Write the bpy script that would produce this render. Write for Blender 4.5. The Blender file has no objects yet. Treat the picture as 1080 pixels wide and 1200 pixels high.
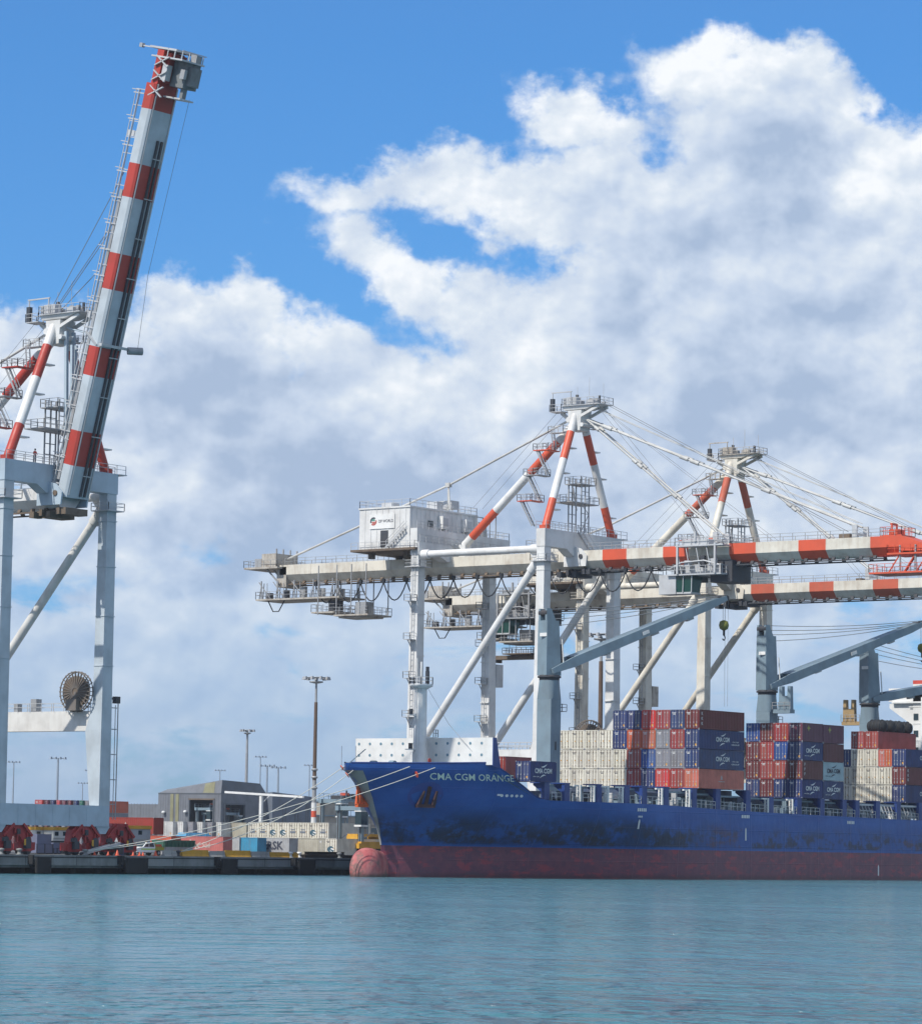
import bpy, math, random
import numpy as np
from mathutils import Vector, Matrix
random.seed(7)
# ------------------------------------------------------------------ scene, camera, sky, sun
# World axes: +X runs along the quay (bow to stern of the berthed ship), +Y inland, Z up, water at Z=0.
S = bpy.context.scene
COL = S.collection
S.render.resolution_x, S.render.resolution_y = 921, 1024
YAW, PITCH, ROLL, CAM_H = 0.644, math.atan((992.05-600)/3942.0), 0.016, 4.194
Rv = Vector((math.sin(YAW), -math.cos(YAW), 0))
Fv = Vector((math.cos(YAW)*math.cos(PITCH), math.sin(YAW)*math.cos(PITCH), math.sin(PITCH)))
Uv = Rv.cross(Fv)
cr, sr = math.cos(ROLL), math.sin(ROLL)
Rr, Ur = Rv*cr + Uv*sr, Uv*cr - Rv*sr
cam = bpy.data.cameras.new('camera'); camo = bpy.data.objects.new('camera', cam); COL.objects.link(camo)
M = Matrix(((Rr.x, Ur.x, -Fv.x, 0), (Rr.y, Ur.y, -Fv.y, 0), (Rr.z, Ur.z, -Fv.z, CAM_H), (0, 0, 0, 1)))
camo.matrix_world = M
cam.sensor_fit = 'HORIZONTAL'; cam.sensor_width = 36.0; cam.lens = 3942.0*36.0/1080.0
cam.clip_start = 1.0; cam.clip_end = 30000
S.camera = camo
S.view_settings.view_transform = 'Standard'; S.view_settings.look = 'None'
S.view_settings.exposure = 0.10; S.view_settings.gamma = 1.0
try: S.view_settings.use_curve_mapping = False
except Exception: pass
S.render.engine = 'CYCLES'

SUN_DIR = Vector((-0.66, 0.12, 0.74)).normalized()     # towards the sun: ahead of the bow, high, slightly inland
sl = bpy.data.lights.new('sun', 'SUN'); sl.energy = 4.4; sl.angle = math.radians(0.5); sl.color = (1.0, 0.95, 0.87)
so = bpy.data.objects.new('sun', sl); COL.objects.link(so)
so.rotation_euler = SUN_DIR.to_track_quat('Z', 'Y').to_euler()
SUN_EL = math.asin(SUN_DIR.z); SUN_AZ = math.atan2(SUN_DIR.x, SUN_DIR.y)

W = bpy.data.worlds.new('World'); S.world = W; W.use_nodes = True
W.cycles.sampling_method = 'MANUAL'; W.cycles.sample_map_resolution = 512
class NT:
    """small helper for wiring shader nodes"""
    def __init__(s, tree): s.t = tree; s.n = tree.nodes; s.l = tree.links
    def new(s, kind, **kw):
        n = s.n.new(kind)
        for k, v in kw.items(): setattr(n, k, v)
        return n
    def put(s, inp, val):
        if hasattr(val, 'is_output') or isinstance(val, bpy.types.NodeSocket): s.l.new(val, inp)
        else: inp.default_value = val
    def m(s, op, a, b=0.0, c=0.0, clamp=False):
        n = s.new('ShaderNodeMath', operation=op, use_clamp=clamp)
        s.put(n.inputs[0], a); s.put(n.inputs[1], b)
        if len(n.inputs) > 2: s.put(n.inputs[2], c)
        return n.outputs[0]
    def vm(s, op, a, b=(0, 0, 0)):
        n = s.new('ShaderNodeVectorMath', operation=op); s.put(n.inputs[0], a); s.put(n.inputs[1], b)
        return n.outputs['Value'] if op in ('DOT_PRODUCT', 'LENGTH', 'DISTANCE') else n.outputs[0]
    def mix(s, f, a, b, mode='MIX'):
        n = s.new('ShaderNodeMix', data_type='RGBA', blend_type=mode)
        s.put(n.inputs[0], f); s.put(n.inputs[6], a); s.put(n.inputs[7], b); return n.outputs[2]
    def noise(s, vec, scale, detail=4.0, rough=0.5, dist=0.0, out=0):
        n = s.new('ShaderNodeTexNoise'); s.put(n.inputs['Vector'], vec)
        n.inputs['Scale'].default_value = scale; n.inputs['Detail'].default_value = detail
        n.inputs['Roughness'].default_value = rough; n.inputs['Distortion'].default_value = dist
        return n.outputs[out]
    def step(s, x, lo, hi, smooth=True):
        n = s.new('ShaderNodeMapRange', interpolation_type='SMOOTHSTEP' if smooth else 'LINEAR')
        s.put(n.inputs[0], x); n.inputs[1].default_value = lo; n.inputs[2].default_value = hi
        n.inputs[3].default_value = 0; n.inputs[4].default_value = 1; return n.outputs[0]
    def comb(s, x, y, z):
        n = s.new('ShaderNodeCombineXYZ'); s.put(n.inputs[0], x); s.put(n.inputs[1], y); s.put(n.inputs[2], z); return n.outputs[0]

def build_sky():
    t = NT(W.node_tree); W.node_tree.nodes.clear()
    sky = t.new('ShaderNodeTexSky', sky_type='NISHITA')
    sky.sun_disc = False; sky.sun_elevation = SUN_EL; sky.sun_rotation = SUN_AZ
    sky.altitude = 10; sky.air_density = 1.0; sky.dust_density = 0.4; sky.ozone_density = 2.0
    geo = t.new('ShaderNodeTexCoord'); d = geo.outputs['Generated']
    sep = t.new('ShaderNodeSeparateXYZ'); t.put(sep.inputs[0], d)
    x, y, z = sep.outputs
    deg = 180/math.pi
    # azimuth to the right of the crane berth, and elevation, both in degrees
    ca, sa = math.cos(YAW), math.sin(YAW)
    fwd = t.m('ADD', t.m('MULTIPLY', x, ca), t.m('MULTIPLY', y, sa))
    rgt = t.m('SUBTRACT', t.m('MULTIPLY', x, sa), t.m('MULTIPLY', y, ca))
    az = t.m('MULTIPLY', t.m('ARCTAN2', rgt, fwd), deg)
    el = t.m('MULTIPLY', t.m('ARCSINE', z), deg)
    def ellipse(az, el, a, e, ra, re, ang=0):
        dx, dy = t.m('SUBTRACT', az, a), t.m('SUBTRACT', el, e)
        if ang:
            c, s = math.cos(math.radians(ang)), math.sin(math.radians(ang))
            dx, dy = t.m('ADD', t.m('MULTIPLY', dx, c), t.m('MULTIPLY', dy, s)), t.m('SUBTRACT', t.m('MULTIPLY', dy, c), t.m('MULTIPLY', dx, s))
        dx, dy = t.m('MULTIPLY', dx, 1.0/ra), t.m('MULTIPLY', dy, 1.0/re)
        return t.m('ADD', t.m('MULTIPLY', dx, dx), t.m('MULTIPLY', dy, dy))
    p = t.comb(az, t.m('MULTIPLY', el, 1.2), 0.0)
    # ragged outlines: push the lookup point about with noise of three sizes
    w1 = t.noise(p, 0.55, 2.0, 0.5, 0.0, 1); w2 = t.noise(t.vm('ADD', p, (5.2,1.3,2.0)), 1.7, 5.0, 0.62, 0.0, 1)
    wx = t.new('ShaderNodeSeparateXYZ'); t.put(wx.inputs[0], t.vm('ADD', t.vm('MULTIPLY', t.vm('SUBTRACT', w1, (.5,.5,.5)), (1.5,1.1,0)), t.vm('MULTIPLY', t.vm('SUBTRACT', w2, (.5,.5,.5)), (1.15,.95,0))))
    azw, elw = t.m('ADD', az, wx.outputs[0]), t.m('ADD', el, wx.outputs[1])
    f = None
    for (a, e, ra, re, ang) in SKY_BANKS:
        g = t.m('MULTIPLY', t.m('SUBTRACT', 1.0, t.m('SQRT', ellipse(azw, elw, a, e, ra, re, ang))), min(ra, re))
        f = g if f is None else t.m('SMOOTH_MAX', f, g, 0.16)
    n1 = t.noise(p, 0.8, 5.0, 0.54, 0.1); n0 = t.noise(t.vm('ADD', p, (2,7,1)), 0.28, 3.0, 0.5)
    fine = t.noise(t.vm('ADD', p, (9,2,4)), 3.4, 5.0, 0.6)
    dens = t.m('ADD', t.m('ADD', f, 0.12), t.m('ADD', t.m('MULTIPLY', t.m('SUBTRACT', n1, 0.5), 0.75), t.m('MULTIPLY', t.m('SUBTRACT', fine, 0.5), 0.28)))
    # low broken layers and scattered cloud away from the berth
    ps = t.comb(t.m('MULTIPLY', az, 0.55), t.m('MULTIPLY', el, 1.5), 4.0)
    lown = t.m('MULTIPLY', t.m('SUBTRACT', t.noise(ps, 0.55, 6.0, 0.6, 0.3), 0.36), 3.2)
    lowm = t.m('SUBTRACT', 1.0, t.step(el, 3.2, 6.4))
    dens = t.m('ADD', t.m('MULTIPLY', dens, t.m('SUBTRACT', 1.0, lowm)), t.m('MULTIPLY', lown, lowm))
    away = t.step(t.m('ABSOLUTE', az), 10.0, 16.0)
    gen = t.m('MULTIPLY', t.m('SUBTRACT', t.noise(d, 3.0, 7.0, 0.58), 0.47), 6.0)
    away = t.m('MAXIMUM', away, t.step(el, 16.0, 24.0))
    dens = t.m('ADD', t.m('MULTIPLY', dens, t.m('SUBTRACT', 1.0, away)), t.m('MULTIPLY', gen, away))
    cover = t.step(dens, -0.08, 0.36)
    # tones inside the cloud: sun from the upper left, grey where it is thick
    def billow(dx, dy):
        q = t.comb(t.m('ADD', az, dx), t.m('MULTIPLY', t.m('ADD', el, dy), 1.2), 2.6)
        return t.noise(q, 0.62, 4.0, 0.50, 0.1)
    lit = t.m('MULTIPLY', t.m('SUBTRACT', billow(0, 0), billow(-0.30, 0.42)), 2.2)
    def puffs(dx, dy):
        q = t.comb(t.m('ADD', az, dx), t.m('MULTIPLY', t.m('ADD', el, dy), 1.25), 8.1)
        return t.noise(q, 1.55, 4.0, 0.52, 0.15)
    lit = t.m('ADD', lit, t.m('MULTIPLY', t.m('SUBTRACT', puffs(0, 0), puffs(-0.12, 0.18)), 0.85))
    lit = t.m('ADD', lit, t.m('MULTIPLY', t.m('SUBTRACT', fine, 0.5), 0.24))
    lit = t.m('ADD', lit, t.m('MULTIPLY', t.m('SUBTRACT', n0, 0.5), 0.9))
    tone = None
    for (a, e, ra, re, w) in SKY_TONES:
        g = t.m('MULTIPLY', t.m('POWER', 2.718, t.m('MULTIPLY', ellipse(azw, elw, a, e, ra*1.2, re*1.2), -1.0)), w)
        tone = g if tone is None else t.m('ADD', tone, g)
    shade = t.m('ADD', 0.67, t.m('MULTIPLY', lit, 0.72))
    shade = t.m('SUBTRACT', shade, t.m('MULTIPLY', t.step(dens, 0.3, 2.2), 0.16))
    shade = t.m('ADD', shade, t.m('MULTIPLY', tone, t.m('SUBTRACT', 1.0, away)))
    cr = t.new('ShaderNodeValToRGB'); t.put(cr.inputs[0], t.m('SUBTRACT', shade, t.m('MULTIPLY', t.m('SUBTRACT', 1.0, t.step(el, 3.0, 9.0)), .08)))
    e = cr.color_ramp.elements
    e[0].position = 0.0; e[0].color = (0.38, 0.485, 0.66, 1)
    e[1].position = 1.0; e[1].color = (0.90, 0.93, 0.965, 1)
    k = e.new(0.4); k.color = (0.545, 0.64, 0.79, 1)
    k = e.new(0.72); k.color = (0.71, 0.78, 0.865, 1)
    # low cloud fades into bluish air near the horizon
    low = t.m('SUBTRACT', 1.0, t.step(el, -0.5, 6.5))
    ccol = t.mix(t.m('MULTIPLY', low, 0.80), cr.outputs[0], (0.30, 0.445, 0.67, 1))
    cover = t.m('MULTIPLY', cover, t.m('SUBTRACT', 1.0, t.m('MULTIPLY', low, 0.30)))
    # clear air: the Nishita sky, deepened towards blue a few degrees above the horizon
    ramp = t.new('ShaderNodeValToRGB'); t.put(ramp.inputs[0], t.m('DIVIDE', el, 40.0))
    r = ramp.color_ramp.elements
    r[0].position = 0.0; r[0].color = (0.31, 0.50, 0.92, 1)
    r[1].position = 1.0; r[1].color = (0.80, 0.95, 1.20, 1)
    k = r.new(0.14); k.color = (0.275, 0.565, 0.90, 1)
    k = r.new(0.34); k.color = (0.29, 0.63, 0.975, 1)
    skyc = t.mix(1.0, sky.outputs[0], ramp.outputs[0], 'MULTIPLY')
    skyc = t.vm('SCALE', skyc); skyc.node.inputs[3].default_value = SKY_STRENGTH
    final = t.mix(cover, skyc, ccol)
    bg = t.new('ShaderNodeBackground'); t.put(bg.inputs[0], final); bg.inputs[1].default_value = 1.0
    out = t.new('ShaderNodeOutputWorld'); t.put(out.inputs[0], bg.outputs[0])
SKY_STRENGTH = 0.135
# cloud banks (azimuth, elevation, half width, half height, tilt) and their light or grey parts, in degrees
SKY_BANKS = [(4.67,13.01,1.63,0.67,-8), (3.87,13.28,0.90,0.41,4), (5.46,13.07,0.87,0.76,0), (5.91,12.29,1.09,1.09,0), (4.83,12.05,1.60,0.87,-10), (1.49,12.65,0.61,0.32,-5), (2.07,12.37,0.96,0.55,-14), (2.64,11.20,0.87,0.61,0), (-0.38,11.40,1.09,0.61,8), (0.64,11.17,1.60,0.64,0), (1.52,10.78,1.31,0.87,0), (-2.24,11.01,0.87,0.39,3), (-1.25,11.14,0.80,0.41,0), (2.30,11.44,0.87,0.70,-20), (4.14,10.24,2.47,1.60,0), (6.59,10.14,2.33,2.47,0), (7.49,11.59,0.87,0.90,0), (3.14,8.92,1.89,1.74,0), (-1.74,10.12,0.96,0.41,-25), (-0.79,9.51,1.31,0.58,-28), (0.53,8.81,1.74,0.87,-15), (1.41,8.61,1.31,0.87,0), (-4.77,8.94,0.73,0.61,0), (-3.69,9.22,0.55,0.49,0), (-4.18,8.52,1.45,0.87,-15), (-2.88,8.54,1.09,0.52,-30), (-1.78,7.98,1.60,0.80,-15), (-6.55,7.90,1.45,1.02,0), (-7.84,8.17,0.87,0.73,0), (-4.95,6.76,3.20,1.74,0), (-0.30,6.26,4.80,2.18,0), (5.20,6.93,4.80,2.76,0), (-6.94,5.28,2.33,0.87,0)]
SKY_TONES = [(5.63,11.49,1.09,0.80,-0.55), (-3.08,7.37,1.89,1.02,-0.50), (-2.03,5.65,2.76,0.87,-0.50), (5.61,8.24,2.18,1.31,-0.45), (-4.68,8.07,0.87,0.58,-0.25), (1.44,6.28,2.18,0.87,-0.30), (3.12,10.08,1.31,0.87,-0.25), (1.10,9.62,0.87,0.58,-0.20), (-5.64,4.72,2.03,0.58,-0.30), (4.37,13.34,1.02,0.41,0.35), (7.29,11.16,0.58,0.73,0.35), (2.07,12.66,0.73,0.36,0.30), (0.64,11.12,1.02,0.41,0.25), (-4.26,9.24,1.02,0.38,0.30), (-1.52,10.01,0.73,0.32,0.30), (3.28,9.72,0.44,0.32,0.45), (-0.90,7.12,1.74,0.87,0.35), (4.21,5.75,0.87,0.58,0.20), (-4.94,6.18,1.02,0.58,0.30), (-5.34,4.14,1.31,0.32,0.30), (0.23,9.17,0.87,0.32,0.25)]
build_sky()
# ------------------------------------------------------------------ mesh helpers
class MB:
    """collects faces in world coordinates; build() links them as ONE mesh object"""
    def __init__(s, T=None): s.v = []; s.f = []; s.m = []; s.s = []; s.T = T
    def add(s, verts, faces, m=0, smooth=False):
        o = len(s.v)
        s.v += [s.T(*p) for p in verts] if s.T else [tuple(p) for p in verts]
        s.f += [tuple(i+o for i in f) for f in faces]
        s.m += [m]*len(faces); s.s += [smooth]*len(faces)
        return s
    def box(s, x0, x1, y0, y1, z0, z1, m=0):
        v = [(x0,y0,z0),(x1,y0,z0),(x1,y1,z0),(x0,y1,z0),(x0,y0,z1),(x1,y0,z1),(x1,y1,z1),(x0,y1,z1)]
        return s.add(v, [(0,3,2,1),(4,5,6,7),(0,1,5,4),(1,2,6,5),(2,3,7,6),(3,0,4,7)], m)
    def hexa(s, bot, top, m=0):
        return s.add(list(bot)+list(top), [(3,2,1,0),(4,5,6,7),(0,1,5,4),(1,2,6,5),(2,3,7,6),(3,0,4,7)], m)
    def bar(s, a, b, w, h, m=0, up=(0,0,1), w2=None, h2=None):
        a, b = Vector(a), Vector(b); d = (b-a).normalized(); up = Vector(up)
        if abs(d.dot(up)) > 0.98: up = Vector((0,1,0)) if abs(d.y) < .9 else Vector((1,0,0))
        r = d.cross(up).normalized(); u = r.cross(d)
        w2 = w if w2 is None else w2; h2 = h if h2 is None else h2
        q = lambda c, ww, hh: [c-r*ww/2-u*hh/2, c+r*ww/2-u*hh/2, c+r*ww/2+u*hh/2, c-r*ww/2+u*hh/2]
        return s.add(q(a,w,h)+q(b,w2,h2), [(0,1,2,3),(7,6,5,4),(0,4,5,1),(1,5,6,2),(2,6,7,3),(3,7,4,0)], m)
    def tube(s, a, b, r, n=8, m=0, r2=None):
        a, b = Vector(a), Vector(b); d = (b-a).normalized()
        up = Vector((0,0,1)) if abs(d.z) < .95 else Vector((1,0,0))
        x = d.cross(up).normalized(); y = d.cross(x); r2 = r if r2 is None else r2
        v = []
        for c, rr in ((a,r),(b,r2)):
            for i in range(n):
                t = 2*math.pi*i/n; v.append(c + x*rr*math.cos(t) + y*rr*math.sin(t))
        s.add(v, [(i,(i+1)%n,n+(i+1)%n,n+i) for i in range(n)], m, n > 5)
        return s.add(v, [tuple(range(n-1,-1,-1)), tuple(range(n,2*n))], m)
    def bands(s, a, b, r, n, cuts):
        """tube painted in bands: cuts = [(fraction, material), ...] each up to that fraction"""
        a, b = Vector(a), Vector(b); p = 0.0
        for f, m in cuts: s.tube(a.lerp(b,p), a.lerp(b,f), r, n, m); p = f
        return s
    def path(s, pts, r, n=5, m=0):
        pts = [Vector(p) for p in pts]; v = []
        for i, c in enumerate(pts):
            d = (pts[min(i+1,len(pts)-1)]-pts[max(i-1,0)]).normalized()
            up = Vector((0,0,1)) if abs(d.z) < .95 else Vector((1,0,0))
            x = d.cross(up).normalized(); y = d.cross(x)
            for k in range(n):
                t = 2*math.pi*k/n; v.append(c+x*r*math.cos(t)+y*r*math.sin(t))
        f = [(i*n+k, i*n+(k+1)%n, (i+1)*n+(k+1)%n, (i+1)*n+k) for i in range(len(pts)-1) for k in range(n)]
        return s.add(v, f, m, True)
    def lathe(s, c, prof, n=16, m=0, axis='z', smooth=True):
        """prof = [(radius, height), ...] turned about an axis through c"""
        v = []
        for r, h in prof:
            for k in range(n):
                t = 2*math.pi*k/n; p, q = r*math.cos(t), r*math.sin(t)
                v.append({'z':(c[0]+p,c[1]+q,c[2]+h),'x':(c[0]+h,c[1]+p,c[2]+q),'y':(c[0]+q,c[1]+h,c[2]+p)}[axis])
        f = [(i*n+k, i*n+(k+1)%n, (i+1)*n+(k+1)%n, (i+1)*n+k) for i in range(len(prof)-1) for k in range(n)]
        s.add(v, f, m, smooth)
        e = len(prof)-1
        return s.add(v, [tuple(range(n-1,-1,-1)), tuple(e*n+k for k in range(n))], m)
    def prism(s, poly, lo, hi, axis='z', m=0):
        """extrude a 2-D outline along an axis: z uses (x,y), y uses (x,z), x uses (y,z)"""
        n = len(poly)
        P = {'z':lambda a,b,h:(a,b,h),'y':lambda a,b,h:(a,h,b),'x':lambda a,b,h:(h,a,b)}[axis]
        v = [P(a,b,lo) for a,b in poly]+[P(a,b,hi) for a,b in poly]
        return s.add(v, [tuple(range(n-1,-1,-1)), tuple(range(n,2*n))]+[(i,(i+1)%n,n+(i+1)%n,n+i) for i in range(n)], m)
    def rail(s, pts, h=1.1, sp=2.2, r=.035, m=0, rails=(1.0,.55)):
        """hand rail along a floor line: posts and two rails"""
        for a, b in zip(pts[:-1], pts[1:]):
            a, b = Vector(a), Vector(b); L = (b-a).length; k = max(1, round(L/sp))
            for i in range(k+1):
                p = a.lerp(b, i/k); s.bar(p, p+Vector((0,0,h)), 2*r, 2*r, m)
            for f in rails: s.bar(a+Vector((0,0,h*f-.02)), b+Vector((0,0,h*f-.02)), 1.7*r, 1.7*r, m)
        return s
    def deck(s, x0, x1, y0, y1, z, m=0, mr=None, rail=True, th=.16, h=1.1, sp=2.0):
        s.box(x0,x1,y0,y1,z-th,z,m)
        if rail: s.rail([(x0,y0,z),(x1,y0,z),(x1,y1,z),(x0,y1,z),(x0,y0,z)], h, sp, .035, m if mr is None else mr)
        return s
    def stair(s, a, b, w=.8, m=0, wdir=(0,1,0)):
        a, b = Vector(a), Vector(b); w3 = Vector(wdir)*w/2
        for sg in (-1,1):
            s.bar(a+w3*sg, b+w3*sg, .08, .24, m); s.bar(a+w3*sg+Vector((0,0,1)), b+w3*sg+Vector((0,0,1)), .06, .06, m)
        n = max(3, int((b-a).length/.55))
        for i in range(n):
            p = a.lerp(b,(i+.5)/n); q = Vector(wdir).cross(Vector((0,0,1)))*.13
            s.add([p-w3-q,p+w3-q,p+w3+q,p-w3+q],[(0,1,2,3)],m)
        return s
    def build(s, name, mats, parent=None, loc=None):
        """parent = thing or part; its root's location is taken off so that parts sit in local coordinates"""
        o_loc = Vector((0,0,0))
        if parent is not None:
            r = parent
            while r.parent is not None: r = r.parent
            o_loc = Vector(r.location)
        elif loc is not None: o_loc = Vector(loc)
        me = bpy.data.meshes.new(name)
        me.from_pydata([(p[0]-o_loc.x, p[1]-o_loc.y, p[2]-o_loc.z) for p in s.v], [], s.f)
        me.polygons.foreach_set('material_index', s.m); me.polygons.foreach_set('use_smooth', s.s)
        for mm in (mats if isinstance(mats,(list,tuple)) else [mats]): me.materials.append(mm)
        me.update()
        ob = bpy.data.objects.new(name, me); COL.objects.link(ob)
        if parent is not None: ob.parent = parent
        elif loc is not None: ob.location = o_loc
        return ob

def tag(o, label=None, cat=None, group=None, kind=None):
    if label: o['label'] = label
    if cat: o['category'] = cat
    if group: o['group'] = group
    if kind: o['kind'] = kind
    return o
def thing(name, loc, label, cat, group=None):
    o = bpy.data.objects.new(name, None); COL.objects.link(o); o.location = loc; o.empty_display_size = 1
    return tag(o, label, cat, group)

_text = {}
def glyphs(txt, bold=0.0):
    """flat letters, 1 unit high, centred on x: (verts 2-D, faces)"""
    key = (txt, bold)
    if key not in _text:
        cu = bpy.data.curves.new('letters', 'FONT'); cu.body = txt; cu.align_x = 'CENTER'; cu.resolution_u = 2; cu.offset = bold
        ob = bpy.data.objects.new('letters', cu); COL.objects.link(ob)
        dg = bpy.context.evaluated_depsgraph_get(); dg.update(); ev = ob.evaluated_get(dg); me = ev.to_mesh()
        v = [(p.co.x, p.co.y) for p in me.vertices]; f = [tuple(p.vertices) for p in me.polygons]
        ev.to_mesh_clear(); bpy.data.objects.remove(ob); bpy.data.curves.remove(cu)
        k = 1/0.69
        _text[key] = ([(a*k, b*k) for a, b in v], f)
    return _text[key]
def letter(mb, txt, place, size=1.0, wscale=1.0, m=0, bold=0.02):
    v, f = glyphs(txt, bold); return mb.add([place(a*size*wscale, b*size) for a, b in v], f, m)
def textw(txt, bold=0.02):
    v, _ = glyphs(txt, bold); return max(a for a,_ in v)-min(a for a,_ in v)

# ------------------------------------------------------------------ materials
def mat(name, rgb, rough=.5, metal=0.0, grime=.25, gcol=(.20,.15,.10), scale=.6, streak=.18, vary=0.0, spec=.4, bump=0.0):
    """painted surface with soft vertical weathering; vary = brightness spread between objects"""
    ma = bpy.data.materials.new(name); ma.use_nodes = True; t = NT(ma.node_tree); b = t.n['Principled BSDF']
    tc = t.new('ShaderNodeTexCoord'); p = tc.outputs['Object']
    base = (*rgb, 1)
    if vary > 0:
        oi = t.new('ShaderNodeObjectInfo'); r = oi.outputs['Random']
        hs = t.new('ShaderNodeHueSaturation'); hs.inputs['Color'].default_value = base
        t.put(hs.inputs['Value'], t.m('ADD', 1.0-vary, t.m('MULTIPLY', r, 2*vary)))
        t.put(hs.inputs['Hue'], t.m('ADD', .493, t.m('MULTIPLY', t.m('FRACT', t.m('MULTIPLY', r, 7.31)), .014)))
        t.put(hs.inputs['Saturation'], t.m('ADD', .85, t.m('MULTIPLY', t.m('FRACT', t.m('MULTIPLY', r, 3.7)), .2)))
        base = hs.outputs[0]
        p = t.vm('ADD', p, t.comb(t.m('MULTIPLY', r, 37.0), t.m('MULTIPLY', r, 11.0), 0.0))
    if grime > 0:
        st = t.vm('MULTIPLY', p, (1, 1, streak))
        n1 = t.noise(st, scale*2.2, 6.0, .62); n2 = t.noise(p, scale*.55, 4.0, .6)
        g = t.step(t.m('ADD', t.m('MULTIPLY', n1, .65), t.m('MULTIPLY', n2, .5)), .50, .80)
        col = t.mix(t.m('MULTIPLY', g, grime), base, (*gcol, 1))
        sh = t.mix(t.m('MULTIPLY', t.step(n2, .3, .7), .16), col, (0,0,0,1))
        t.put(b.inputs['Base Color'], sh)
        t.put(b.inputs['Roughness'], t.m('ADD', rough, t.m('MULTIPLY', g, .25)))
    else:
        t.put(b.inputs['Base Color'], base); b.inputs['Roughness'].default_value = rough
    b.inputs['Metallic'].default_value = metal; b.inputs['Specular IOR Level'].default_value = spec
    return ma
Mt = {}
def add_mats():
    m = Mt
    m['white'] = mat('crane_white_paint', (.68,.68,.665), .45, grime=.2, gcol=(.30,.24,.18))
    m['white_old'] = mat('crane_white_paint_aged', (.66,.625,.54), .5, grime=.40, gcol=(.30,.20,.12))
    m['white_rust'] = mat('crane_white_paint_rusting', (.44,.41,.36), .6, grime=.7, gcol=(.16,.11,.075), scale=1.2)
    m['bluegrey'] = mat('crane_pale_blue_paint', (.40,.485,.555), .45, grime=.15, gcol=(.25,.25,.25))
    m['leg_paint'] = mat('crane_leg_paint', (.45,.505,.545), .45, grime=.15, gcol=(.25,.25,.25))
    m['orange'] = mat('signal_red_paint', (.62,.095,.042), .45, grime=.15, gcol=(.35,.10,.06))
    m['orange_old'] = mat('signal_red_paint_faded', (.50,.105,.055), .55, grime=.3, gcol=(.35,.16,.10))
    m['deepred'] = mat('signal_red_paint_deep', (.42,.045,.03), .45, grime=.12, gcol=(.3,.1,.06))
    m['bogie'] = mat('bogie_red_paint', (.37,.026,.026), .45, grime=.3, gcol=(.08,.03,.03))
    m['steel'] = mat('galvanised_steel', (.36,.37,.38), .5, metal=.3, grime=.3, gcol=(.22,.17,.13))
    m['steel_lt'] = mat('pale_galvanised_steel', (.50,.51,.52), .5, metal=.2, grime=.2, gcol=(.3,.25,.2))
    m['dark'] = mat('dark_machinery', (.045,.05,.06), .6, grime=.3, gcol=(.12,.08,.05))
    m['rusty'] = mat('rusty_steel', (.15,.115,.085), .8, grime=.6, gcol=(.10,.055,.03))
    m['cable'] = mat('black_cable', (.02,.024,.03), .6, grime=0)
    m['wire'] = mat('steel_wire_rope', (.20,.21,.22), .55, grime=0)
    m['rod'] = mat('pale_stay_bar', (.50,.50,.48), .5, grime=.2)
    m['glass'] = mat('dark_glass', (.015,.03,.035), .08, grime=0, spec=.6)
    m['greenglass'] = mat('green_tinted_glass', (.01,.055,.045), .08, grime=0, spec=.6)
    m['black'] = mat('black_rubber', (.018,.019,.021), .8, grime=.2, gcol=(.06,.055,.05))
    m['concrete'] = mat('weathered_concrete', (.25,.26,.255), .9, grime=.55, gcol=(.07,.07,.065), scale=.35, spec=.2)
    m['yellow'] = mat('safety_yellow_paint', (.62,.33,.03), .6, grime=.35, gcol=(.3,.2,.08))
    m['hull_white'] = mat('ship_white_paint', (.72,.72,.70), .4, grime=.12, gcol=(.45,.35,.22))
    m['reel'] = mat('cable_reel_brown', (.17,.15,.135), .7, grime=.4)
    m['ship_grey'] = mat('ship_bluegrey_paint', (.19,.262,.31), .45, grime=.18, gcol=(.14,.12,.10))
    m['ship_blue'] = mat('ship_royal_blue_paint', (.018,.05,.21), .4, grime=.12, gcol=(.02,.02,.03))
    m['white_trim'] = mat('crane_white_trim', (.66,.65,.62), .5, grime=.2)
    m['letter_w'] = mat('white_lettering', (.74,.74,.72), .6, grime=.1)
    m['letter_d'] = mat('dark_lettering', (.045,.05,.07), .6, grime=0)
    m['hiviz'] = mat('orange_red_workwear', (.55,.06,.03), .8, grime=0)
    m['navycloth'] = mat('navy_workwear', (.02,.025,.05), .8, grime=0)
    m['skin'] = mat('skin', (.45,.25,.17), .6, grime=0)
add_mats()
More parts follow.
